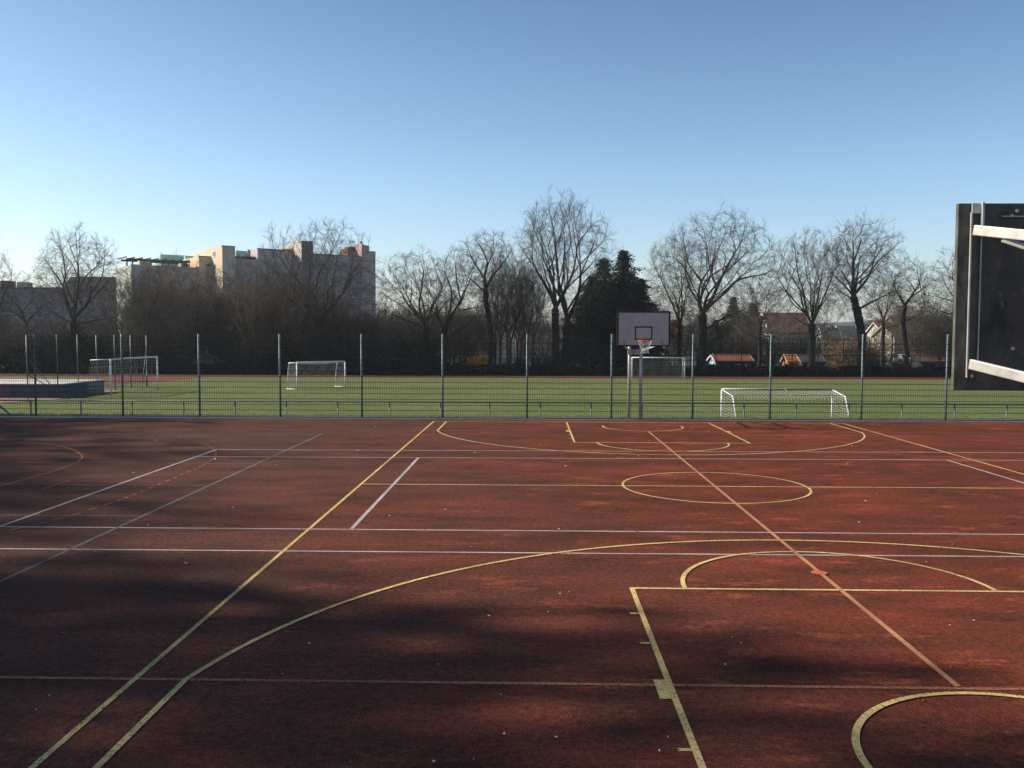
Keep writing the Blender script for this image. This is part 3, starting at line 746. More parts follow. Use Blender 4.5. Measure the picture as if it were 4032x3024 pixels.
def leaf_quads(rs, C_, s):
    n = len(C_); u = rs.normal(size=(n, 3)); u /= np.linalg.norm(u, axis=1)[:, None]
    w = rs.normal(size=(n, 3)); w -= u*(w*u).sum(1)[:, None]; w /= np.linalg.norm(w, axis=1)[:, None]
    k = (s*(.6+.8*rs.rand(n)))[:, None]
    return np.stack([C_-u*k-w*k*.1, C_+w*k*.55, C_+u*k, C_-w*k*.55], 1)
def put_tree(meshes, name, loc, label, cat='tree', group=None, rz=0, sc=(1, 1, 1)):
    t = thing(name, loc, label, cat, group, rz); t.scale = sc
    nm = ('trunk', 'crown', 'leaves')
    for n_, me in zip(nm, meshes):
        if me: link(bpy.data.objects.new(n_, me), t)
    return t
GZ = -1.06
def pxtree(xb, xl, xr, yt, Y, yfork=None, **kw):     # display pixels (2212 wide) of base, crown left/right, top, fork
    k = 1.8228; yb = 815
    b = at(xb*k, yb*k, Y); H = at(xb*k, yt*k, Y).z-GZ; rl = b.x-at(xl*k, yb*k, Y).x; rr = at(xr*k, yb*k, Y).x-b.x
    fork = at(xb*k, yfork*k, Y).z-GZ
    return (b.x, Y, GZ), bare_tree(H=H, fork=fork, rl=rl, rr=rr, **kw)

specs = [
 dict(a=(160, 80, 272, 488, 90, 692), k=dict(seed=11, lead=4, spread=.45, sub=6, low=4, crook=.16, r0=.36, zb=4.0, zc=.45, natt=1500, wob=.28), l='spreading bare oak in front of the grey block, leftmost tall tree standing clear'),
 dict(a=(-14, -80, 40, 515, 88, 700), k=dict(seed=12, lead=4, crook=.16, r0=.34, zb=3.5, natt=1100, wob=.3), l='bare tree cut by the left edge of the picture'),
 dict(a=(60, 0, 122, 590, 96, 700), k=dict(seed=13, lead=3, spread=.6, crook=.2, r0=.24, zb=3.5, natt=900, wob=.32), l='low crooked bare tree before the grey block with dark windows'),
 dict(a=(672, 548, 836, 478, 89, 735), k=dict(seed=14, lead=10, spread=.78, sub=4, low=4, crook=.09, r0=.55, zb=1.6, zc=.42, natt=2300, zs=.75, wob=.2), l='large wide fan shaped bare tree in front of the right half of the apartment block'),
 dict(a=(920, 808, 985, 545, 91, 700), k=dict(seed=15, lead=7, spread=.75, sub=4, low=3, crook=.13, r0=.38, zb=3.2, zc=.5, natt=1400, zs=.9, bark='bark_ivy'), l='bare tree with ivy on its stem, first to the right of the apartment block'),
 dict(a=(959, 915, 1062, 538, 89, 715), k=dict(seed=16, lead=5, spread=.6, sub=3, low=2, crook=.13, r0=.33, zb=3.6, zc=.5, natt=1300, zs=.9), l='bare tree leaning over the brick building, beside the ivy clad stem'),
 dict(a=(1056, 985, 1112, 500, 90, 625), k=dict(seed=17, lead=2, spread=.35, sub=5, low=2, crook=.22, r0=.30, zb=7.2, zc=.6, natt=1000, wob=.32, bend=lambda t: .32*math.sin(t*5)), l='narrow crooked bare tree behind the yellow bush'),
 dict(a=(1209, 1104, 1322, 424, 91, 668), k=dict(seed=18, lead=8, spread=.32, sub=5, low=0, crook=.08, r0=.44, zb=4.2, zc=.58, natt=2400, zs=.55, wob=.16, trop=.14, stems=[(-.35, 0, 1.), (.55, .3, .8)]), l='tallest bare tree with twin stems and an upright oval crown'),
 dict(a=(1467, 1386, 1525, 500, 97, 700), k=dict(seed=19, lead=6, spread=.40, sub=3, low=3, crook=.08, r0=.24, zb=3.0, zc=.5, natt=1400, zs=.6, wob=.16, buds=.6, budr=.055, twig='twig_warm'), l='slender tree with first yellow green buds beside the conifers'),
 dict(a=(1515, 1425, 1684, 456, 90, 680), k=dict(seed=20, lead=5, spread=.66, sub=6, low=2, crook=.17, r0=.48, zb=4.4, zc=.5, natt=1900, wob=.32, dk=.55), l='broad bare oak with heavy crooked limbs behind the small red roofed shed'),
 dict(a=(1752, 1650, 1836, 498, 91, 700), k=dict(seed=21, lead=9, spread=.52, sub=4, low=2, crook=.07, r0=.38, zb=3.2, zc=.5, natt=2000, zs=.6, wob=.15, trop=.13, bark='bark_ivy'), l='bare tree with straight rising branches right of the white gable'),
 dict(a=(1859, 1776, 1940, 468, 90, 640), k=dict(seed=22, lead=6, spread=.64, sub=5, low=3, crook=.12, r0=.42, zb=5.6, zc=.54, natt=1900, wob=.24, lean=(-1.0, 0), bend=lambda t: .5*math.sin(t*3.1)), l='bare tree with thick leaning trunk and round crown before the ochre house'),
 dict(a=(1953, 1912, 2008, 558, 92, 660), k=dict(seed=23, lead=3, spread=.5, sub=4, low=2, crook=.2, r0=.22, zb=5.2, zc=.55, natt=800, wob=.34, buds=.25, budr=.05, bend=lambda t: .25*math.sin(t*6)), l='thin wavy stemmed bare tree above the parked white car'),
 dict(a=(2105, 1995, 2185, 535, 92, 690), k=dict(seed=24, lead=5, spread=.7, sub=4, low=4, crook=.10, r0=.38, zb=4.0, zc=.5, natt=1600, trop=.02), l='bare tree half hidden by the near backboard'),
 dict(a=(1905, 1862, 1965, 600, 101, 690), k=dict(seed=25, r0=.22, zb=4.5, natt=900, wob=.3, buds=.2, budr=.05), l='smaller bare tree behind the leaning trunk'),
 dict(a=(1640, 1570, 1690, 610, 104, 700), k=dict(seed=26, r0=.22, zb=3.5, natt=800), l='low bare tree between the broad oak and the white gable'),
]
for s in specs:
    k = dict(s['k']); loc, ms = pxtree(*s['a'][:5], yfork=s['a'][5], **k)
    put_tree(ms, 'bare_tree', loc, s['l'], 'tree')

# slender stems grove and thicket: six generated kinds, copied
kinds = []
for i, (H, rad, st, tw) in enumerate(((10.5, 3.0, [(0, 0, 1), (.5, .3, .7)], 'twig_warm'), (9.5, 3.2, [(0, 0, 1)], 'twig_dark'), (8.5, 2.8, [(0, 0, 1), (-.6, .2, .8)], 'twig_warm'), (12, 2.2, [(0, 0, 1)], 'twig'), (7.0, 2.6, [(0, 0, .8), (.4, -.3, .7), (-.5, 0, .6)], 'twig_dark'))):
    kinds.append(bare_tree(seed=40+i, H=H, fork=(2.0, 2.2, 1.4, 3.4, 1.0)[i], rl=rad, rr=rad, zb=(.8, 1.0, .5, 3.0, .4)[i], zc=.55, r0=.13, natt=(620, 680, 560, 420, 480)[i], ds=.33, dk=.42, zs=(.7, .8, .7, .5, .8)[i],
                           stems=st, twig=tw, wob=.2, buds=(.16, 0, .12, 0, .05)[i], budmat=('bud_brown', 'bud', 'bud')[i % 3], budr=.045, twig_r=.0075, tip=.009))
rng = random.Random(5)
def thicket(xlist, label, group, name='thicket_tree'):
    for (x, Y, kd, s) in xlist:
        p = at(x*1.8228, 1480, Y)
        put_tree(kinds[kd], name, (p.x, Y, GZ), label, 'tree', group, rng.uniform(0, 6.3), (s*rng.uniform(.9, 1.1), s*rng.uniform(.9, 1.1), s))
lst = []
x = 282
while x < 845:
    prof = 1.0 if x < 640 else (.92 if x < 700 else .72)
    if x < 300: prof = .85
    for Y in (88+rng.uniform(-1.5, 1.5), 95+rng.uniform(-3, 3), 104+rng.uniform(-3, 4)):
        lst.append((x+rng.uniform(-10, 10), Y, rng.choice([0, 1, 2]), prof*rng.uniform(.76, 1.12)*(1.0+.012*(Y-90))))
    x += 29
thicket(lst, 'brown bare tree of the dense thicket below the apartment block', 'thicket trees in front of the apartment block')
lst = []
for x in range(-60, 282, 38):
    for Y in (91, 101): lst.append((x+rng.uniform(-12, 12), Y+rng.uniform(-2, 3), rng.choice([1, 2, 4]), rng.uniform(.55, .78)))
thicket(lst, 'low bare tree in front of the grey block at the left', 'low trees in front of the grey block')
lst = []
for x in list(range(1072, 1160, 11)): lst.append((x+rng.uniform(-4, 4), rng.uniform(90, 100), 3, rng.uniform(.88, 1.08)))
thicket(lst, 'thin upright bare tree left of the tallest tree', 'thin stems beside the tallest tree', 'slender_tree')
lst = []
for x in range(835, 1060, 24): lst.append((x+rng.uniform(-10, 10), rng.uniform(96, 104), rng.choice([1, 0]), rng.uniform(.66, .85)))
for x in range(860, 1065, 13): lst.append((x+rng.uniform(-5, 5), rng.uniform(104, 140), rng.choice([1, 2, 0]), rng.uniform(.7, .85)))
for x in range(1150, 1420, 24): lst.append((x+rng.uniform(-10, 10), rng.uniform(94, 104), rng.choice([1, 2]), rng.uniform(.65, .85)))
for x in range(1420, 1660, 20): lst.append((x+rng.uniform(-10, 10), rng.uniform(108, 118), rng.choice([1, 4, 0]), rng.uniform(.62, .8)))
for x in range(1920, 2230, 26): lst.append((x+rng.uniform(-10, 10), rng.uniform(100, 116), rng.choice([0, 1, 2]), rng.uniform(.75, .95)))
for x in range(1665, 1740, 22): lst.append((x+rng.uniform(-5, 5), rng.uniform(112, 122), rng.choice([1, 4, 0]), rng.uniform(.5, .62)))
for x in range(1740, 1920, 30): lst.append((x+rng.uniform(-10, 10), rng.uniform(112, 124), rng.choice([1, 4]), rng.uniform(.5, .6)))
thicket(lst, 'low bare tree among the gardens behind the far fence', 'low trees behind the far fence')

# conifers
# (whorled branches with hanging needle sprays)
def conifer(seed, H, R):
    rs = np.random.RandomState(seed); A = []; B = []; ra = []; Q = []
    z = .8
    while z < H-.2:
        f = (H-z)/H; rr = R*min(1, (f**.6)*1.02)*(.75+.4*rs.rand()); nb = 7 if z < H*.8 else 5; a0 = rs.rand()*6.3
        for k in range(nb):
            a = a0+2*PI*k/nb+rs.normal()*.2; r_ = rr*(.5+.75*rs.rand()); n = max(3, int(r_/.35)); p = np.array([0, 0, z]); dr = np.array([math.cos(a), math.sin(a), 0])
            for j in range(n):
                t = (j+1)/n; q = np.array([0, 0, z])+dr*r_*t+np.array([0, 0, .25*r_*t*(1-1.35*t)+.10*t]); A.append(p); B.append(q); ra.append(.03*(1-t)+.012)
                m_ = int(22*(.4+.8*t)); c = p+(q-p)*rs.rand(m_, 1)+rs.normal(size=(m_, 3))*np.array([.16, .16, .10])*(.6+t*.6)
                c[:, 2] -= rs.rand(m_)*.30; Q.append(c); p = q
        z += .34+.1*rs.rand()
    Q = np.concatenate(Q); n = len(Q); u = rs.normal(size=(n, 3)); u[:, 2] = -abs(u[:, 2])*.6; u[:, :2] += Q[:, :2]*.35; u /= np.linalg.norm(u, axis=1)[:, None]
    w = rs.normal(size=(n, 3)); w -= u*(w*u).sum(1)[:, None]; w /= np.linalg.norm(w, axis=1)[:, None]; k = (.13+.13*rs.rand(n))[:, None]
    nm_ = np_mesh('foliage', np.stack([Q-w*k*.28, Q+w*k*.28, Q+u*k*1.5+w*k*.06, Q+u*k*1.5-w*k*.06], 1), 4, M['needle'])
    tb = MB(); tb.tube([(0, 0, -.1), (0, 0, H*.5), (0, 0, H)], [.2, .12, .02], 8)
    tme = bpy.data.meshes.new('trunk'); tme.from_pydata(tb.v, [], tb.f); tme.materials.append(M['bark'])
    ra = np.array(ra)
    bme = seg_mesh('branches', A, B, ra, ra*.8, M['twig_dark'])
    return tme, bme, nm_
def put_conifer(ms, x, Y, ztop_px, label, H0, wide=1., group=None):
    p = at(x*1.8228, 1480, Y); H = at(x*1.8228, ztop_px*1.8228, Y).z-GZ
    t = thing('conifer', (p.x, Y, GZ), label, 'conifer', group, random.uniform(0, 6)); s = H/H0; t.scale = (s*wide, s*wide, s)
    for n_, me in zip(('trunk', 'branches', 'foliage'), ms): link(bpy.data.objects.new(n_, me), t)
cA = conifer(61, 14, 5.0); cB = conifer(62, 12, 5.2)
put_conifer(cA, 1345, 95, 540, 'dark conifer with the highest pointed top, right of the tallest bare tree', 14, 1.0)
put_conifer(cB, 1302, 97, 556, 'dark conifer just left of the pointed one', 12, .95)
put_conifer(cA, 1278, 94, 596, 'lower dark conifer beside the twin stems of the tallest tree', 14, 1.0)
put_conifer(cB, 1382, 99, 600, 'small dark conifer above the right corner of the grey backboard', 12, .85)
put_conifer(cB, 1318, 92, 622, 'dark conifer above the left corner of the grey backboard', 12, 1.25)
put_conifer(cA, 1366, 93, 610, 'dark conifer between the pointed one and the budding tree', 14, .95)
put_conifer(cB, 1582, 116, 640, 'bushy dark conifer behind the broad oak', 12, .9)
put_conifer(cA, 1625, 114, 655, 'dark conifer left of the white gable', 14, 1.1)
put_conifer(cB, 1545, 113, 690, 'low dark conifer directly above the small red roofed shed', 12, 1.1)
put_conifer(cA, 1660, 99, 742, 'small dark cypress at the foot of the white gable house', 14, .55)
put_conifer(cB, 470, 93, 640, 'dark conifer standing inside the thicket under the beige tower', 12, .9)
put_conifer(cA, 503, 99, 632, 'taller dark conifer inside the thicket right of the beige tower', 14, .8)
put_conifer(cB, 440, 90, 690, 'low dark conifer at the front of the thicket', 12, 1.2)

# shrubs
def shrub(seed, rx, ry, rz, n, leaf, mat, stems=8):
    rs = np.random.RandomState(seed); n0 = n
    d = rs.normal(size=(n0, 3)); d /= np.linalg.norm(d, axis=1)[:, None]; d[:, 2] = np.abs(d[:, 2])*1.0
    r = rs.rand(n0)**.45
    lob = 1+.22*np.sin(3*np.arctan2(d[:, 1], d[:, 0])+seed)+.18*np.sin(5*d[:, 2]*2+seed*2)+.12*rs.normal(size=n0)
    C_ = d*(r*lob)[:, None]*np.array([rx, ry, rz]); C_[:, 2] += .05
    me = np_mesh('foliage', leaf_quads(rs, C_, leaf), 4, M[mat])
    mb = MB()
    for k in range(stems):
        a = rs.rand()*6.3; q = .6+.3*rs.rand(); mb.tube([(0, 0, -.1), (math.cos(a)*rx*.3*q, math.sin(a)*ry*.3*q, rz*.4*q), (math.cos(a)*rx*.7*q, math.sin(a)*ry*.7*q, rz*.9*q)], [.04, .025, .01], 5)
    st = bpy.data.meshes.new('stems'); st.from_pydata(mb.v, [], mb.f); st.materials.append(M['bark']); return st, me
def put_shrub(ms, loc, label, cat='shrub', group=None, s=1., rz=0, name='shrub'):
    t = thing(name, loc, label, cat, group, rz); t.scale = (s, s, s) if not hasattr(s, '__len__') else s
    for n_, me in zip(('stems', 'foliage'), ms): link(bpy.data.objects.new(n_, me), t)
    return t
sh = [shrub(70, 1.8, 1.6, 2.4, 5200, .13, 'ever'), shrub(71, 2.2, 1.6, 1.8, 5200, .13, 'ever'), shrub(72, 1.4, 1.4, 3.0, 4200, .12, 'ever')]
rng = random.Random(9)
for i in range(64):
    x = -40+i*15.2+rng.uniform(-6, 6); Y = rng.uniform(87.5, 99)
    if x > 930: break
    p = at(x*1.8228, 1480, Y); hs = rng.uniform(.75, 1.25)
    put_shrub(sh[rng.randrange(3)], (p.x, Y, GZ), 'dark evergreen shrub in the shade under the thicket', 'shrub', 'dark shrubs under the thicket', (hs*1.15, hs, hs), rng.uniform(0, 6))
for i in range(42):
    x = 935+i*31+rng.uniform(-10, 10); Y = rng.uniform(88, 96); p = at(x*1.8228, 1480, Y)
    hs = rng.uniform(.22, .34) if x > 1380 else rng.uniform(.35, .7)
    put_shrub(sh[rng.randrange(3)], (p.x, Y, GZ), 'low dark shrub along the hedge behind the far fence', 'shrub', 'low shrubs behind the far fence', (hs*1.5, hs, hs), rng.uniform(0, 6))
# hedge at the edge of the track
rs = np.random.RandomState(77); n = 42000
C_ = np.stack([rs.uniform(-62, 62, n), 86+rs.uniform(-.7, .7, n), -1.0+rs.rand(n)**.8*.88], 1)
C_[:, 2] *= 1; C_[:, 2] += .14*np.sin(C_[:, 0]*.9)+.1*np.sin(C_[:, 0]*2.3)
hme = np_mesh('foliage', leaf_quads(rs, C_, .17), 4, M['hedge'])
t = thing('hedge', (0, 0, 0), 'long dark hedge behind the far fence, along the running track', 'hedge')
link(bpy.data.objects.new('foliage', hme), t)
MB().box(-62, 62, 85.6, 86.4, -1.05, -.35).build('core', M['earth'], t)
# special shrubs
fo = shrub(80, 1.5, 1.0, 1.6, 1500, .075, 'forsythia'); bl = shrub(81, 1.6, 1.2, 1.8, 1000, .055, 'blossom'); be = shrub(82, 3.4, 1.6, 3.1, 9000, .10, 'beech'); olv = shrub(83, 3.0, 2.6, 5.6, 14000, .09, 'olive', 14)
p = at(1885, 1443, 91); put_shrub(fo, (p.x, 90.5, GZ+.9), 'bright yellow flowering bush between the ivy clad tree and the crooked tree', s=(1.0, 1, .75))
p = at(2352, 1443, 92); put_shrub(fo, (p.x, 92, GZ+.7), 'small yellow bush left of the basketball poles', s=.62)
p = at(828, 1449, 88); put_shrub(bl, (p.x, 87.2, GZ+.9), 'white blossoming bush low in the thicket, left of the angled goal', s=(1.0, 1, .85))
for px_, Y, sc_, l in ((3070, 126, (1.0, 1, 1.25), 'dark bush before the front wall of the white gabled house'), (3125, 125, (1.2, 1, 1.1), 'broad dark bush before the brown tiled roof'), (3560, 118, (.9, 1, .9), 'dark bush before the white end wall, above the parked car'), (3180, 124, (1.1, 1, 1.2), 'dark bush behind the low brown shed')):
    p = at(px_, 1440, Y); put_shrub(sh[0], (p.x, Y, GZ), l, s=sc_)
for (px_, py_, Y, s, l) in ((3330, 1440, 112, (1.0, 1, 1.1), 'large dry brown beech bush left of the leaning trunk'), (3440, 1440, 113, (.75, 1, 1.1), 'brown beech bush in front of the white house wall')):
    p = at(px_, py_, Y); put_shrub(be, (p.x, Y, GZ), l, s=s)
for (px_, Y, s, l) in ((3640, 118, (1.25, 1.2, 1.62), 'tall yellow green tree in first leaf behind the thin wavy stem'), (3730, 112, (1.0, 1, 1.12), 'olive green leafy tree beside the near backboard'), (3560, 124, (.7, .8, 1.25), 'narrow yellow green tree behind the ochre house')):
    p = at(px_, 1440, Y); put_shrub(olv, (p.x, Y, GZ), l, 'tree', None, s, name='leafing_tree')
for (px_, Y, s, l) in ((390, 97, (.8, .8, .75), 'olive green leafing bush right of the spreading oak trunk'), (1420, 104, (.9, .8, .95), 'yellow green bush at the foot of the apartment block corner')):
    p = at(px_, 1440, Y); put_shrub(olv, (p.x, Y, GZ), l, s=s, name='leafing_bush')

# shade trees left of the court, outside the picture: they throw the long shadows on the court
sA = bare_tree(seed=90, H=27, fork=8, rl=6.5, rr=6.5, ry=4.6, zb=7, zc=.5, r0=.42, natt=620, ds=.45, dk=.8, twig_r=.012, buds=.85, budr=.31, budmat='needle')
sB = bare_tree(seed=91, H=19, fork=3.5, rl=5.5, rr=5.5, ry=5, zb=2.5, zc=.5, r0=.36, natt=1600, ds=.45, dk=.7, twig_r=.014, buds=.5, budr=.13, budmat='bud_brown')
sC = bare_tree(seed=92, H=27, fork=7, rl=8, rr=8, ry=6, zb=6.5, zc=.45, r0=.5, natt=2000, ds=.5, dk=.75, twig_r=.015, buds=.45, budr=.13, budmat='bud_brown')
n = 0
SH = [(sA, -41, 8.5, (.98, .40, .98), 'tall dense pine left of the court'), (sA, -38.8, 5.6, (1., .28, 1.), 'second tall pine behind the first'), (sC, -49, 13.5, 1.0, 'tall bare shade tree left of the court'), (sC, -53, 20.5, 1.0, 'tall bare shade tree further along the court'),
      (sB, -50, 10, 1.2, 'bare shade tree behind the pine'), (sC, -58, 28, 1.0, 'shade tree level with the far free throw line'), (sB, -50, 30, 1.2, 'shade tree level with the mesh fence')]
for ms, x, y, s, l in SH:
    put_tree(ms, 'shade_tree', (x, y, -.1), l, 'tree', None, n*1.3 if not hasattr(s, '__len__') else .2*n, (s, s, s) if not hasattr(s, '__len__') else s); n += 1

# ------------------------------------------------------------------ apartment block (a long staggered block running away to the right)
O0 = at(515.4, 1480, 165); O0.z = GZ
Udir = Vector((.777, .63, 0)).normalized(); Ndir = Vector((Udir.y, -Udir.x, 0))     # Ndir points to the camera side
AZ = math.atan2(Udir.y, Udir.x)
def fac(x, y, off=0.):          # photo pixel -> (u, z) on the facade plane shifted by off toward the viewer
    P0 = O0+Ndir*off; d = ray(x, y); C0 = Vector(CAM)
    P = C0+d*((P0-C0).dot(Ndir)/d.dot(Ndir)); return (P-O0).dot(Udir), P.z-GZ
def off_for(u, x):              # offset at which the corner at u appears at pixel column x
    lo, hi = -30., 40.
    def col(o):
        P = O0+Udir*u+Ndir*o+Vector((0, 0, 15)); d = P-Vector(CAM); return 2016+F_PX*d.dot(RT)/d.dot(FW)
    for _ in range(50):
        mid = (lo+hi)/2
        if (col(mid) < x) == (col(hi) > col(lo)): lo = mid
        else: hi = mid
    return mid
apt = thing('apartment_block', O0, 'long stepped beige and pink apartment block with roof terraces behind the trees', 'building', None, AZ)
# local axes: x along the facade, y = -off (away from the viewer is +y)
def blk(name, u0, u1, off, depth, z1, mat, z0=-.1):
    return MB().box(u0, u1, -off, -off+depth, z0, z1).build(name, M[mat], apt)
def coping(par, u0, u1, off, z1, mat='timber_dark'):
    MB().box(u0-.05, u1+.05, -off-.12, -off+.25, z1+.002, z1+.14).build('coping', M[mat], par)
def windows(par, u0, u1, off, zt, zb, wn, gap, hw=1.25, first=1.6, storey=2.85, mat='glass'):
    z = zt-first
    while z-hw > zb:
        u = u0+gap
        while u+wn < u1:
            f = MB(); f.box(u, u+wn, -off-.05, -off-.003, z-hw, z)
            w = f.build('window', M['trim_white'] if mat == 'glass' else M[mat], par)
            g_ = MB(); g_.box(u+.07, u+wn/2-.04, -off-.075, -off-.0505, z-hw+.07, z-.07); g_.box(u+wn/2+.04, u+wn-.07, -off-.075, -off-.0505, z-hw+.07, z-.07)
            g_.build('pane', M['glass'], w)
            u += wn+gap
        z -= storey
P_ = lambda cx, cy_: (450+cx*.24864, 900+cy_*.24864)
Q_ = lambda cx, cy_: (1000+cx*.24864, 900+cy_*.24864)
u1, z1 = fac(*P_(265, 575)); u2, _ = fac(*P_(500, 590))
w = blk('green_wing', u1, u2, 0, 11, z1, 'plaster_green'); coping(w, u1, u2, 0, z1, 'trim_white'); windows(w, u1, u2, 0, z1, 3, 1.6, 1.0)
u3, z3 = fac(*P_(1340, 625)); _, z2 = fac(*P_(505, 590))
w = blk('terrace_wing', u2+.003, u3, 0, 15, z2, 'plaster_pink'); coping(w, u2+.1, u3, 0, z2, 'concrete'); windows(w, u2, u3, 0, z2, 3, 2.6, .9, 1.3, 2.2)
for uu in (u2+6.3, u2+12.5, u2+18.6): MB().box(uu, uu+.35, -.32, -.002, 0, z2-.01).build('pilaster', M['plaster_pink'], w)
u4, _ = fac(*P_(1530, 455)); _, z4 = fac(*P_(1345, 440))
w = blk('stair_wing', u3+.003, u4, .0, 12, z4, 'plaster_beige'); coping(w, u3, u4, 0, z4)
a, zz = fac(*P_(1445, 563)); b, zw = fac(*P_(1522, 605)); MB().box(a, b, -.06, -.003, zw, zz).build('window', M['glass'], w)
off = off_for(u4, P_(1715, 300)[0]); u5, z5 = fac(*P_(1912, 290), off)
w = blk('beige_tower', u4+.003, u5, off, off+6.5, z5, 'plaster_beige'); coping(w, u4, u5, off, z5)
for cy0, cy1, cx0, cx1 in ((365, 450, 1570, 1608), (560, 655, 1580, 1612), (755, 838, 1580, 1618)):      # small windows in the sunlit flank
    o1 = off_for(u4, P_(cx0, cy0)[0]); o2 = off_for(u4, P_(cx1, cy0)[0]); zt = fac(*P_(cx0, cy0), o1)[1]; zb_ = fac(*P_(cx0, cy1), o1)[1]
    f = MB().box(u4-.06, u4-.002, -max(o1, o2), -min(o1, o2), zb_, zt).build('window', M['trim_white'], w)
    MB().box(u4-.09, u4-.061, -max(o1, o2)+.12, -min(o1, o2)-.12, zb_+.12, zt-.12).build('pane', M['glass'], f)
ob = off_for(u4, P_(1345, 400)[0]); zr = fac(*P_(1563, 345), off_for(u4, P_(1563, 345)[0]))[1]
blk('tower_rear', u4+.02, u5-.1, -6.503, 7, zr, 'plaster_beige')
blk('tower_rear', u4+.02, u5-.1, -13.505, 12, zr-.4, 'plaster_beige')
u6, _ = fac(*Q_(58, 500)); _, z6 = fac(*P_(1920, 483))
w = blk('middle_wing', u5+.003, u6, 0, 12, z6, 'plaster_pink'); coping(w, u5, u6, 0, z6, 'concrete'); windows(w, u5, u6, 0, z6, 3, 2.4, .9, 1.3, 2.2)
u7, _ = fac(*Q_(580, 370)); _, z7 = fac(*Q_(65, 320))
w = blk('upper_wing', u6+.003, u7, 0, 12, z7, 'plaster_pink'); coping(w, u6, u7, 0, z7); windows(w, u6+.2, u7, 0, z7, 3, 3.0, 1.3, 1.9, 2.6)
u8, _ = fac(*Q_(660, 400)); offt = off_for(u8, Q_(765, 300)[0]); u9, z9 = fac(*Q_(935, 215), offt)
w = blk('slate_tower', u8, u9, offt, offt+5.5, z9, 'plaster_grey'); coping(w, u8, u9, offt, z9)
zl = fac(*Q_(570, 265), 0)[1]; blk('lift_house', u8-2.4, u8-.01, -1.5, 6, zl-.6, 'plaster_white')
w = blk('lit_flank', u8-.08, u8-.003, offt-.05, offt+5.4, z9-.02, 'plaster_white')  # thin white skin over the grey tower: sunlit side put into its colour
_, z10 = fac(*Q_(940, 403)); offe = off_for(u9, Q_(935, 300)[0])
offE = .3; u10, _ = fac(*Q_(1705, 460), offE)
w = blk('long_wing', u9+.003, u10-.002, 0, 13, z10, 'plaster_pink'); coping(w, u9, u10, 0, z10); windows(w, u9+.3, u10, 0, z10, 3, 3.2, .9, 1.5, 1.9)
u11, _ = fac(*Q_(1925, 600), offE); _, zA = fac(*Q_(1708, 235), offE); uB, zB = fac(*Q_(1825, 268), offE); _, zC = fac(*Q_(1830, 368), offE)
w = blk('end_tower', u10, u11, offE, 13, zC, 'plaster_rose'); coping(w, uB, u11, offE, zC)
dE = offE-off_for(u10, Q_(1602, 300)[0]); print('end depth', dE)
MB().box(u10, uB, -offE, -offE+dE, zC+.002, zB).build('stepped_top', M['plaster_rose'], w)
uc, zc_ = fac(*Q_(1735, 200), offE); MB().box(u10, uc, -offE, -offE+dE, zB+.002, zA).build('stepped_top', M['plaster_rose'], w)
MB().box(u10+.2, uc-.1, -offE+.3, -offE+1.1, zA+.002, zc_).build('chimney', M['timber_dark'], w)
ur, zr2 = fac(*Q_(1440, 388), -4); ur2, _ = fac(*Q_(1600, 400), -4)
wa = MB().box(ur, u10-.1, 2.5, 6.5, z10+.1, z10+2.1).build('arcade', M['brick'], w)
for k in range(3):
    xx = ur+1.1+k*(u10-ur-1.5)/3; pts = [(xx+.45*math.cos(q*PI/8), z10+1.0+.6*math.sin(q*PI/8)) for q in range(9)]+[(xx-.45, z10+.3), (xx+.45, z10+.3)]
    MB().add([(p_[0], 2.48, p_[1]) for p_ in pts], [tuple(range(len(pts)))]).build('arch', M['plaster_white'], wa)
ob_ = -off_for(u10, Q_(1600, 300)[0])
ra_, zra = fac(*Q_(1520, 285), -ob_); rb_, _ = fac(*Q_(1600, 285), -ob_)
MB().box(ra_, rb_, ob_, ob_+2.5, z10+.1, zra).build('roof_house', M['timber_dark'], w)
ur2 = rb_+1; z_h = zra-1.2
mp_ = MB()
for q in (0, .6, 1.2): mp_.tube([(ra_+q, ob_+.1, zra), (ra_+q, ob_+.1, zra+1.3)], .05, 5)
mp_.tube([(ra_-.2, ob_+.1, zra+1.2), (ra_+1.6, ob_+.1, zra+1.2)], .05, 5); mp_.build('antenna_frame', M['rail'], w)
# mint green roofs set back
ua, za = fac(*P_(890, 490), -11); ub, zb2 = fac(*P_(1340, 440), -11)
MB().box(ua-2, ub, 11, 14.8, z2+.1, zb2).build('mint_roof', M['mint'], apt)
uc1, zc1 = fac(*P_(1110, 440), -10); uc2, _ = fac(*P_(1180, 440), -10); MB().box(uc1, uc2, 9.5, 10.8, z2+.1, zc1).build('roof_duct', M['mint'], apt)
ua, za = fac(*P_(1918, 345), -5); ub, zb2 = fac(*Q_(55, 320), -5); _, zm = fac(*P_(1918, 440), -5)
MB().box(ua+.1, ub-.05, 5.0, 11, zm, za).build('mint_roof', M['mint'], apt)
MB().box(ua+.1, ub-.05, 4.6, 4.99, z6+.1, zm).build('terrace_wall', M['plaster_beige'], apt)
uf, zf = fac(*P_(2125, 330), -4.4); MB().tube([(uf, 4.4, z6), (uf, 4.4, zf)], .22, 10).build('flue', M['galv2'], apt)
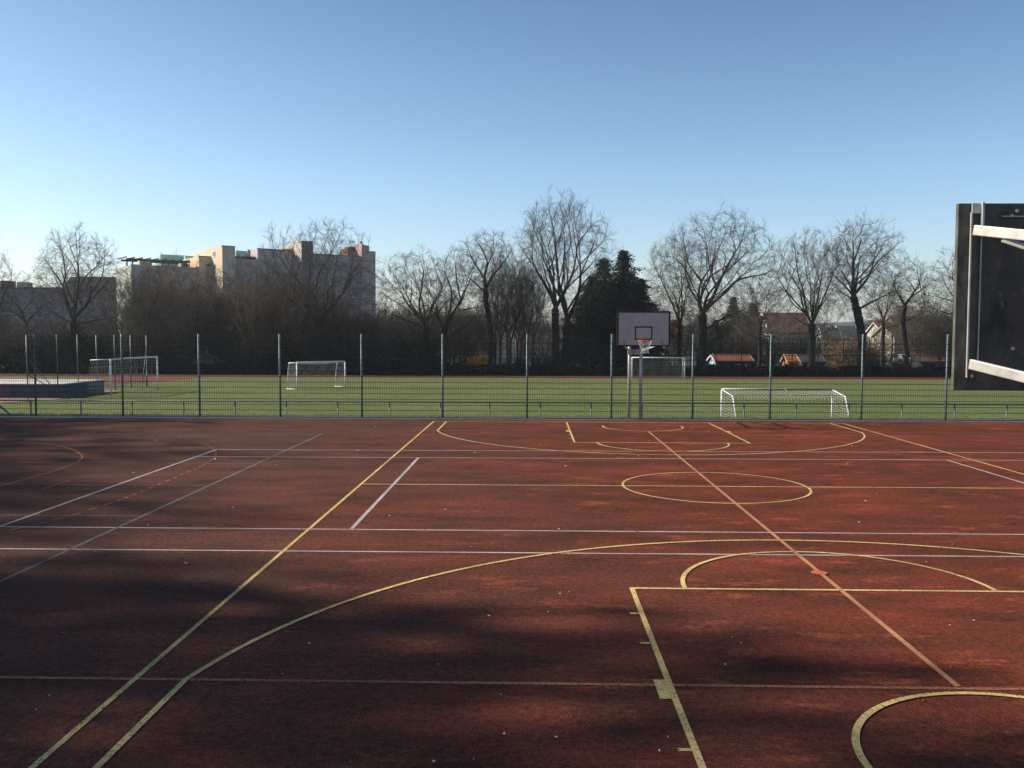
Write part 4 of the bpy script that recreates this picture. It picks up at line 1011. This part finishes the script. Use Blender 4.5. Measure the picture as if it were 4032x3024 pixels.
# pergola on the terrace
pg = MB(); _, zp = fac(*P_(480, 470), -2)
ups, upe = u2-3.0, u3-1.0
for yy in (2.0, 6.0): pg.box(ups, upe, yy, yy+.22, zp-.5, zp-.12)
k = ups-.4
while k < upe: pg.box(k, k+.16, .9, 7.2, zp-.11, zp+.1); k += 1.5
k = ups+1
while k < upe:
    for yy in (2.0, 6.0): pg.box(k, k+.24, yy-.02, yy+.24, z2, zp-.5)
    k += 3.4
pg.build('pergola', M['timber_dark'], apt)
for (c0, c1, ct, yy) in ((400, 595, 520, 3.5), (1050, 1205, 565, 3)):
    a, zt = fac(*P_(c0, ct), -yy); b, _ = fac(*P_(c1, ct), -yy); bx_ = MB().box(a, b, yy, yy+1.6, z2, zt+.2).build('roof_unit', M['plaster_beige'], apt, bevel=.04)
    if c0 > 1000: MB().tube([((a+b)/2, yy-.03, z2+.7), ((a+b)/2, yy+.01, z2+.7)], .5, 16).build('fan', M['timber_dark'], bx_)
pl = shrub(95, 1.1, .6, .8, 900, .09, 'ever', 3)
for i, c in enumerate((1935, 2080, 2150, 2200)):
    a, _ = fac(*P_(c, 480), -1.2); me = pl[1]; o = bpy.data.objects.new('terrace_plant', me); link(o, apt); o.location = (a, 1.2, z6)

# ------------------------------------------------------------------ generic houses
def windows_on(par, x0, x1, y, zs, wn, gap, h, start=None, frame='trim_white'):
    for z in zs:
        x = x0+(start if start is not None else gap)
        while x+wn < x1:
            f = MB().box(x, x+wn, y-.05, y-.003, z, z+h).build('window', M[frame], par)
            MB().box(x+.08, x+wn/2-.04, y-.08, y-.051, z+.08, z+h-.08).box(x+wn/2+.04, x+wn-.08, y-.08, y-.051, z+.08, z+h-.08).build('pane', M['glass'], f)
            x += wn+gap
# grey block at the left edge
p0 = at(-220, 1300, 195); p1_ = at(262, 1300, 195); zt = at(100, 1137, 195).z-GZ
t = thing('grey_block', (p0.x, 195, GZ), 'long flat slate grey block with dark windows at the left edge', 'building')
ww = p1_.x-p0.x
b0 = MB().box(0, ww, 0, 12, 0, zt).build('wall', M['plaster_slate'], t)
MB().box(-.1, ww+.1, -.15, 12.1, zt+.002, zt+.35).build('roof_edge', M['slate'], t)
windows_on(b0, .5, ww, 0, [zt-3.6-2.75*k for k in range(4)], 2.2, 1.5, 1.25, frame='plaster_slate')
for (xa, xb, yt, mt) in ((0, 33, 1105, 'brick'), (66, 100, 1110, 'plaster_beige')):
    a = at(xa, yt, 200); b = at(xb, yt, 200); MB().box(a.x-p0.x, b.x-p0.x, 5, 8, zt+.36, a.z-GZ).build('chimney_block', M[mt], t)
# mansard building
a = at(232, 1100, 184); b = at(492, 1100, 184); zt = at(380, 1088, 184).z-GZ; zm = at(492, 1165, 184).z-GZ
t = thing('mansard_house', (a.x, 184, GZ), 'dark building with sloping slate mansard roof between the grey block and the apartment block', 'building')
w_ = b.x-a.x
MB().box(0, w_, 0, 12, 0, zm).build('wall', M['plaster_grey'], t)
MB().add([(-.3, -.3, zm), (w_+.3, -.3, zm), (w_+.3, 12.3, zm), (-.3, 12.3, zm), (1.6, 1.8, zt), (w_-2.2, 1.8, zt), (w_-2.2, 10, zt), (1.6, 10, zt)], [(0, 3, 2, 1), (4, 5, 6, 7), (0, 1, 5, 4), (1, 2, 6, 5), (2, 3, 7, 6), (3, 0, 4, 7)]).build('roof', M['slate'], t)
for xx in (2.6, 5.6, 8.4):
    f = MB().box(xx, xx+1.1, .35, 1.6, zm+1.0, zm+2.2).build('dormer', M['slate'], t); MB().box(xx+.15, xx+.95, .32, .348, zm+1.15, zm+2.05).build('pane', M['glass'], f)
windows_on(t, .5, w_, 0, [zm-2.2, zm-5.0], 1.2, 1.2, 1.3)
# low pale wall far left, before the grey block
a = at(-30, 1440, 120); b = at(62, 1440, 120)
tag(MB().box(a.x, b.x, 120, 120.3, GZ, at(0, 1421, 120).z).build('garden_wall', M['concrete']), 'pale low wall at the left edge under the trees', 'wall')

def gable_house(name, x0, x1, y0, y1, ze, zr, label, wall, roof, over=.35, chim=False, wins=True, cat='house', zb=GZ, gwin=None):
    """ridge along x; gables face left and right"""
    t = thing(name, (x0, y0, zb), label, cat); W = x1-x0; D = y1-y0; e = ze-zb; r = zr-zb; ym = D/2
    w = MB(); w.hull([(0, 0), (D, 0), (D, e), (ym, r-.06), (0, e)], 0, W); wo = w.build('wall', M[wall], t)
    rf = MB(); th = .18; k = (r-e)/ym
    for s in (-1, 1):
        ya = -over if s < 0 else D+over; za = e-over*k
        rf.add([(-over, ya, za), (W+over, ya, za), (W+over, ym, r), (-over, ym, r), (-over, ya, za+th), (W+over, ya, za+th), (W+over, ym, r+th), (-over, ym, r+th)],
               [(0, 3, 2, 1), (4, 5, 6, 7), (0, 1, 5, 4), (1, 2, 6, 5), (2, 3, 7, 6), (3, 0, 4, 7)])
    ro = rf.build('roof', M[roof], t)
    vb = MB()
    for xx in (-over-.04, W+over+.001):
        for ya, yb_ in ((-over, ym), (D+over, ym)):
            vb.bar((xx+.02, ya, e-over*k+.08), (xx+.02, yb_, r+.08), .04, .2, up=(0, -1, 0) if 0 else (0, 0, 1))
    vb.build('verge_board', M['trim_white'] if name not in ('brown_shed', 'red_roof_shed') else M['orange_wood' if name == 'brown_shed' else 'timber_dark'], ro)
    if chim: MB().box(W*.6, W*.6+.6, ym-.9, ym-.3, r-1.2, r+.9).build('chimney', M['brick'], ro)
    if gwin:
        for (ya, z_) in gwin:
            f = MB().box(-.05, -.003, ya, ya+.9, z_, z_+1.25).build('window', M['tile_red'], t); MB().box(-.07, -.051, ya+.12, ya+.78, z_+.12, z_+1.13).build('pane', M['glass'], f)
    if wins and e > 2.4: windows_on(t, .6, W, 0, [e-1.9], 1.1, 1.3, 1.2)
    return t
a = at(3035, 1330, 130); zr = at(3013, 1235, 134).z; ze = at(3035, 1308, 130).z; b = at(3150, 1300, 130)
gable_house('gable_house', a.x, b.x+1.5, 130, 138, ze, zr, 'house with a white sunlit gable and steep brown tiled roof', 'plaster_white', 'tile_brown', gwin=[(3.3, 5.2), (1.6, 1.6), (5.0, 1.6)])
a = at(2798, 1420, 104.5)
b = at(2958, 1420, 104.5)
t = gable_house('garden_shed', a.x+.75, b.x, 104.5, 109, at(2900, 1424, 104.5).z, at(2850, 1401, 106.8).z, 'small light blue garden shed with a long red tiled roof', 'timber_dark', 'tile_red', cat='shed', wins=False, zb=-2.2, over=.3)
MB().hull([(.25, 0), (4.25, 0), (4.25, 2.0), (2.25, 3.0), (.25, 2.0)], -.06, -.003).build('gable_front', M['blue_wall'], t)
MB().box(-.10, -.061, 1.6, 2.6, .2, 1.9).build('door', M['trim_white'], t)
for xx in (2.1, 3.4): MB().box(xx, xx+.75, -.05, -.003, 1.3, 1.8).build('window', M['galv2'], t)
a = at(3105, 1430, 102); b = at(3135, 1430, 102)
gable_house('play_house', a.x, b.x, 102, 104.6, at(3100, 1425, 102).z, at(3110, 1400, 103).z, 'small orange wooden play house with pitched roof', 'orange_wood', 'orange_wood', cat='play house', wins=False, zb=-1.6, over=.22)
a = at(3160, 1430, 106); b = at(3246, 1430, 106)
gable_house('brown_shed', a.x, b.x, 106, 110, at(3160, 1428, 106).z, at(3160, 1400, 108).z, 'low shed with a grey brown roof between the play house and the beech bush', 'timber_dark', 'slate', cat='shed', wins=False, zb=-1.6, over=.2)
a = at(3525, 1330, 122); b = at(3640, 1300, 122)
gable_house('white_house', a.x, b.x, 122, 130, at(3525, 1326, 122).z, at(3525, 1285, 126).z, 'house with a bright white end wall beside the thin wavy tree', 'plaster_white', 'tile_brown')
a = at(3545, 1330, 165); b = at(3640, 1300, 165)
t = gable_house('ochre_house', a.x, b.x, 165, 175, at(3545, 1312, 165).z, at(3545, 1246, 170).z, 'ochre gabled house with orange tiles, highest roof among the right hand trees', 'yellow_wall', 'tile_red')
a = at(3478, 1330, 160); b = at(3530, 1300, 160)
t = gable_house('dormer_house', a.x, b.x, 160, 168, at(3480, 1310, 160).z, at(3480, 1272, 164).z, 'red roofed house with a dormer left of the ochre gable', 'plaster_white', 'tile_red')
a = at(3630, 1420, 108); b = at(3745, 1420, 108)
gable_house('red_roof_shed', a.x, b.x, 108, 114, at(3630, 1425, 108).z, at(3630, 1388, 111).z, 'long low shed with red brown roof beside the near backboard', 'timber_dark', 'tile_brown', cat='shed', wins=False, zb=-1.6)
rng = random.Random(21)
for i, (px_, Y, wall, roof, ytop, l) in enumerate(((3280, 250, 'plaster_grey', 'slate', 1292, 'far pale blue house seen between the bare trees'), (3345, 290, 'plaster_white', 'slate', 1284, 'far white house just left of the leaning trunk'), (3205, 320, 'plaster_white', 'tile_brown', 1290, 'far white house behind the straight branched tree'),
        (3440, 300, 'plaster_white', 'slate', 1278, 'far white house left of the dormer house'), (2905, 210, 'plaster_beige', 'tile_red', 1330, 'red roofed house left of the white gable'), (2655, 190, 'plaster_beige', 'tile_red', 1262, 'orange tiled roof above the grey backboard'),
        (2960, 260, 'plaster_beige', 'tile_brown', 1300, 'far brown roofed house behind the low conifers'), (2070, 170, 'plaster_grey', 'tile_brown', 1310, 'dim house behind the thin upright stems'))):
    a = at(px_-34, 1330, Y); b = at(px_+34, 1330, Y); zr = at(px_, ytop, Y+4).z
    gable_house('distant_house', a.x, b.x, Y, Y+8, zr-3.2, zr, l, wall, roof, chim=i % 2 == 0)
# brick building in the middle
a = at(1700, 1400, 150); b = at(1905, 1400, 150); zt = at(1800, 1252, 150).z-GZ
t = thing('brick_building', (a.x, 150, GZ), 'dark brick building with rows of white framed windows behind the ivy clad tree', 'building')
w_ = b.x-a.x
b0 = MB().box(0, w_, 0, 10, 0, zt).build('wall', M['brick'], t)
MB().box(-.2, w_+.2, -.2, 10.2, zt+.002, zt+.4).build('roof', M['slate'], t)
windows_on(b0, .2, w_, 0, [zt-2.0-2.4*k for k in range(3)], .62, .62, 1.5)
# white car
a = at(3575, 1404, 112)
t = thing('parked_car', (a.x, 112, a.z-1.1), 'white parked car seen through the far fence on the right', 'car')
MB().hull([(-.85, .35), (.85, .35), (.85, .9), (.65, .95), (.55, 1.4), (-.55, 1.4), (-.65, .95), (-.85, .9)], -1.1, 1.0).add([(x_, y_, z_) for x_ in (-2.1, 2.1) for y_ in (-.84, .84) for z_ in (.35, .92 if x_ < 0 else .85)], [(0, 1, 3, 2), (4, 6, 7, 5), (0, 4, 5, 1), (2, 3, 7, 6), (1, 5, 7, 3), (0, 2, 6, 4)]).build('body', M['carpaint'], t, bevel=.06)
MB().box(-1.0, .85, -.87, -.80, .98, 1.32).build('side_window', M['glass'], t)
for xx in (-1.35, 1.35):
    w = MB().tube([(xx, -.9, .33), (xx, -.7, .33)], .33, 16).build('wheel', M['tyre'], t); MB().tube([(xx, -.915, .33), (xx, -.901, .33)], .2, 12).build('rim', M['galv'], w)
# flags
for px_, Y, l, s in ((352, 97, 'blue flag hanging on a white pole right of the spreading oak', 1.), (1471, 96, 'small blue flag on a thin pole right of the angled goal', .8)):
    zt = at(px_, 1322, Y).z; p = at(px_, 1440, Y)
    t = thing('flag', (p.x, Y, GZ), l, 'flag')
    MB().tube([(0, 0, 0), (0, 0, zt-GZ)], .035, 8).build('pole', M['goalwhite'], t, smooth=True)
    fv = []; ff = []
    for j in range(9):
        for i in range(5):
            fv.append((.04+i*.13*s+.05*j*(1 if s == 1 else -.25)*.6, .06*math.sin(i*1.7+j*.6), zt-GZ-.1-j*.13*s-.04*i))
    for j in range(8):
        for i in range(4): q = j*5+i; ff.append((q, q+1, q+6, q+5))
    MB().add(fv, ff).build('cloth', M['flag'], t, smooth=True)

# ------------------------------------------------------------------ small litter on the court, grass edge
rng = random.Random(31)
def scrap():
    mb = MB(); n = 7
    mb.prism([(.020*math.cos(6.283*i/n)*rng.uniform(.6, 1.3), .012*math.sin(6.283*i/n)*rng.uniform(.6, 1.3)) for i in range(n)], 0, .008); return mb
sm = [scrap() for _ in range(3)]; proto = []
for s_ in sm:
    o = s_.build('petal_scrap', M['paper'], loc=(0, 0, .03)); proto.append(o); tag(o, 'tiny white scrap lying on the red court', 'litter', 'white scraps scattered over the court')
spots = [onz(x, y) for x, y in ((2240, 2340), (2205, 2347), (1925, 2435), (2158, 2420), (525, 1868), (615, 1738), (530, 1687), (848, 1813), (730, 2225), (375, 2180), (2200, 2090), (3408, 1978), (3382, 2063), (2227, 1840), (3740, 2472), (3834, 2453), (1972, 2748), (1985, 2904), (2629, 2916), (735, 2228), (1218, 2546), (195, 2752), (1014, 2530), (2596, 2971), (1865, 3005), (1708, 3014), (2190, 2917), (1725, 2628), (1112, 2666), (2855, 2628), (2883, 2520))]
spots += [Vector((rng.uniform(-10, 5), rng.uniform(1.2, 24), 0)) for _ in range(36)]
for i, p in enumerate(spots):
    o = proto[i] if i < 3 else proto[i % 3].copy()
    if i >= 3: link(o)
    k = (rng.uniform(.35, .75) if p.y < 8 else rng.uniform(.7, 1.8))*(1 if i < 31 else .6)
    o.location = (p.x, p.y, .029); o.rotation_euler = (0, 0, rng.uniform(0, 6)); o.scale = (k, k, k)
# twigs and dark leaves
lp = []
for i in range(26):
    x, y = rng.uniform(-9, 4), rng.uniform(1.5, 16)
    if i == 0:
        tb = MB(); tb.tube([(0, 0, .006), (.05, .012, .012), (.11, .0, .007)], [.004, .004, .002], 5); o = tb.build('fallen_twig', M['bark'], loc=(0, 0, 0)); tag(o, 'short dark twig lying on the red court', 'twig', 'fallen twigs on the court'); tw0 = o
    else: o = tw0.copy(); link(o)
    o.location = (x, y, .030); o.rotation_euler = (0, 0, rng.uniform(0, 6)); k = rng.uniform(.6, 1.5); o.scale = (k, k, k)
rs = np.random.RandomState(35); n = 2600
lx_ = rs.uniform(-24, 16, n); ly_ = 26.36-rs.exponential(.16, n); far_ = rs.rand(n) < .16; ly_ = np.where(far_, rs.uniform(1, 26, n), ly_)
me = np_mesh('dry_leaves', leaf_quads(rs, np.stack([lx_, ly_, np.full(n, .012)], 1), .016)*np.array([1, 1, .35])+np.array([0, 0, .008]), 4, M['bud_brown'])
o = bpy.data.objects.new('dry_leaves', me); link(o); tag(o, 'dry brown leaf bits gathered along the kerb of the court', 'leaves', None, 'stuff')
rs = np.random.RandomState(33); n = 9000
bx_ = rs.uniform(-26, 22, n); by_ = 27.25+rs.rand(n)**1.5*1.6; bz_ = np.array([bank(0, y) for y in by_])
hgt = rs.uniform(.03, .10, n); an = rs.rand(n)*6.3; wv = .006
P = np.stack([bx_, by_, bz_-.01], 1); w_ = np.stack([np.cos(an)*wv, np.sin(an)*wv, np.zeros(n)], 1); tp = P+np.stack([rs.normal(size=n)*.02, rs.normal(size=n)*.02, hgt], 1)
o = bpy.data.objects.new('grass_tufts', np_mesh('grass_tufts', np.stack([P-w_, P+w_, tp], 1), 3, M['blade'])); link(o); tag(o, 'short grass growing along the foot of the fence', 'grass', None, 'stuff')

# ------------------------------------------------------------------ light, sky
EL, AZS = math.radians(33.5), math.atan2(.2, -1.5)     # sun low on the left, slightly beyond
sd = Vector((math.cos(AZS)*math.cos(EL), math.sin(AZS)*math.cos(EL), math.sin(EL)))
sun = bpy.data.lights.new('sun', 'SUN'); sun.energy = 5.0; sun.angle = math.radians(.75); sun.color = (1., .88, .72)
so = bpy.data.objects.new('sun', sun); COL.objects.link(so); so.rotation_euler = sd.to_track_quat('Z', 'Y').to_euler(); so.location = sd*60
wd = bpy.data.worlds.new('World'); scene.world = wd; wd.use_nodes = True; nt = wd.node_tree
sky = nt.nodes.new('ShaderNodeTexSky'); sky.sky_type = 'NISHITA'; sky.sun_disc = False; sky.sun_elevation = EL
sky.sun_rotation = math.atan2(sd.x, sd.y) % (2*PI)
sky.air_density = 1.0; sky.dust_density = 1.0; sky.ozone_density = 2.6; sky.altitude = 100
tc = N(nt, 'ShaderNodeTexCoord'); sx = N(nt, 'ShaderNodeSeparateXYZ'); nt.links.new(tc.outputs['Generated'], sx.inputs[0])
rp = N(nt, 'ShaderNodeValToRGB'); nt.links.new(sx.outputs['Z'], rp.inputs[0]); e = rp.color_ramp.elements
e[0].position = 0.0; e[0].color = (1.14, 1.09, 1.10, 1); e[1].position = .42; e[1].color = (.50, .61, .69, 1)
e2 = rp.color_ramp.elements.new(.17); e2.color = (.90, .97, 1.0, 1)
nt.links.new(mix(nt, 1.0, sky.outputs[0], rp.outputs[0], 'MULTIPLY'), nt.nodes['Background'].inputs[0]); nt.nodes['Background'].inputs[1].default_value = .115
scene.view_settings.view_transform = 'Standard'; scene.view_settings.look = 'None'
scene.view_settings.exposure = .6; scene.view_settings.gamma = 1
scene.render.engine = 'CYCLES'; scene.cycles.max_bounces = 6; scene.cycles.transparent_max_bounces = 8
scene.cycles.use_denoising = True

hz = MB(); hz.box(-1700, 1700, -60, 2050, -3.5, 62); ho = hz.build('haze', None); tag(ho, 'thin spring haze in the air', 'haze', None, 'stuff')
hm_ = bpy.data.materials.new('thin_haze'); hm_.use_nodes = True; nt = hm_.node_tree; nt.nodes.remove(nt.nodes['Principled BSDF'])
pv = nt.nodes.new('ShaderNodeVolumePrincipled'); pv.inputs['Density'].default_value = .00021; pv.inputs['Color'].default_value = (.86, .92, 1., 1); pv.inputs['Anisotropy'].default_value = .3
nt.links.new(pv.outputs[0], nt.nodes['Material Output'].inputs['Volume']); ho.data.materials.append(hm_)
scene.cycles.volume_bounces = 0
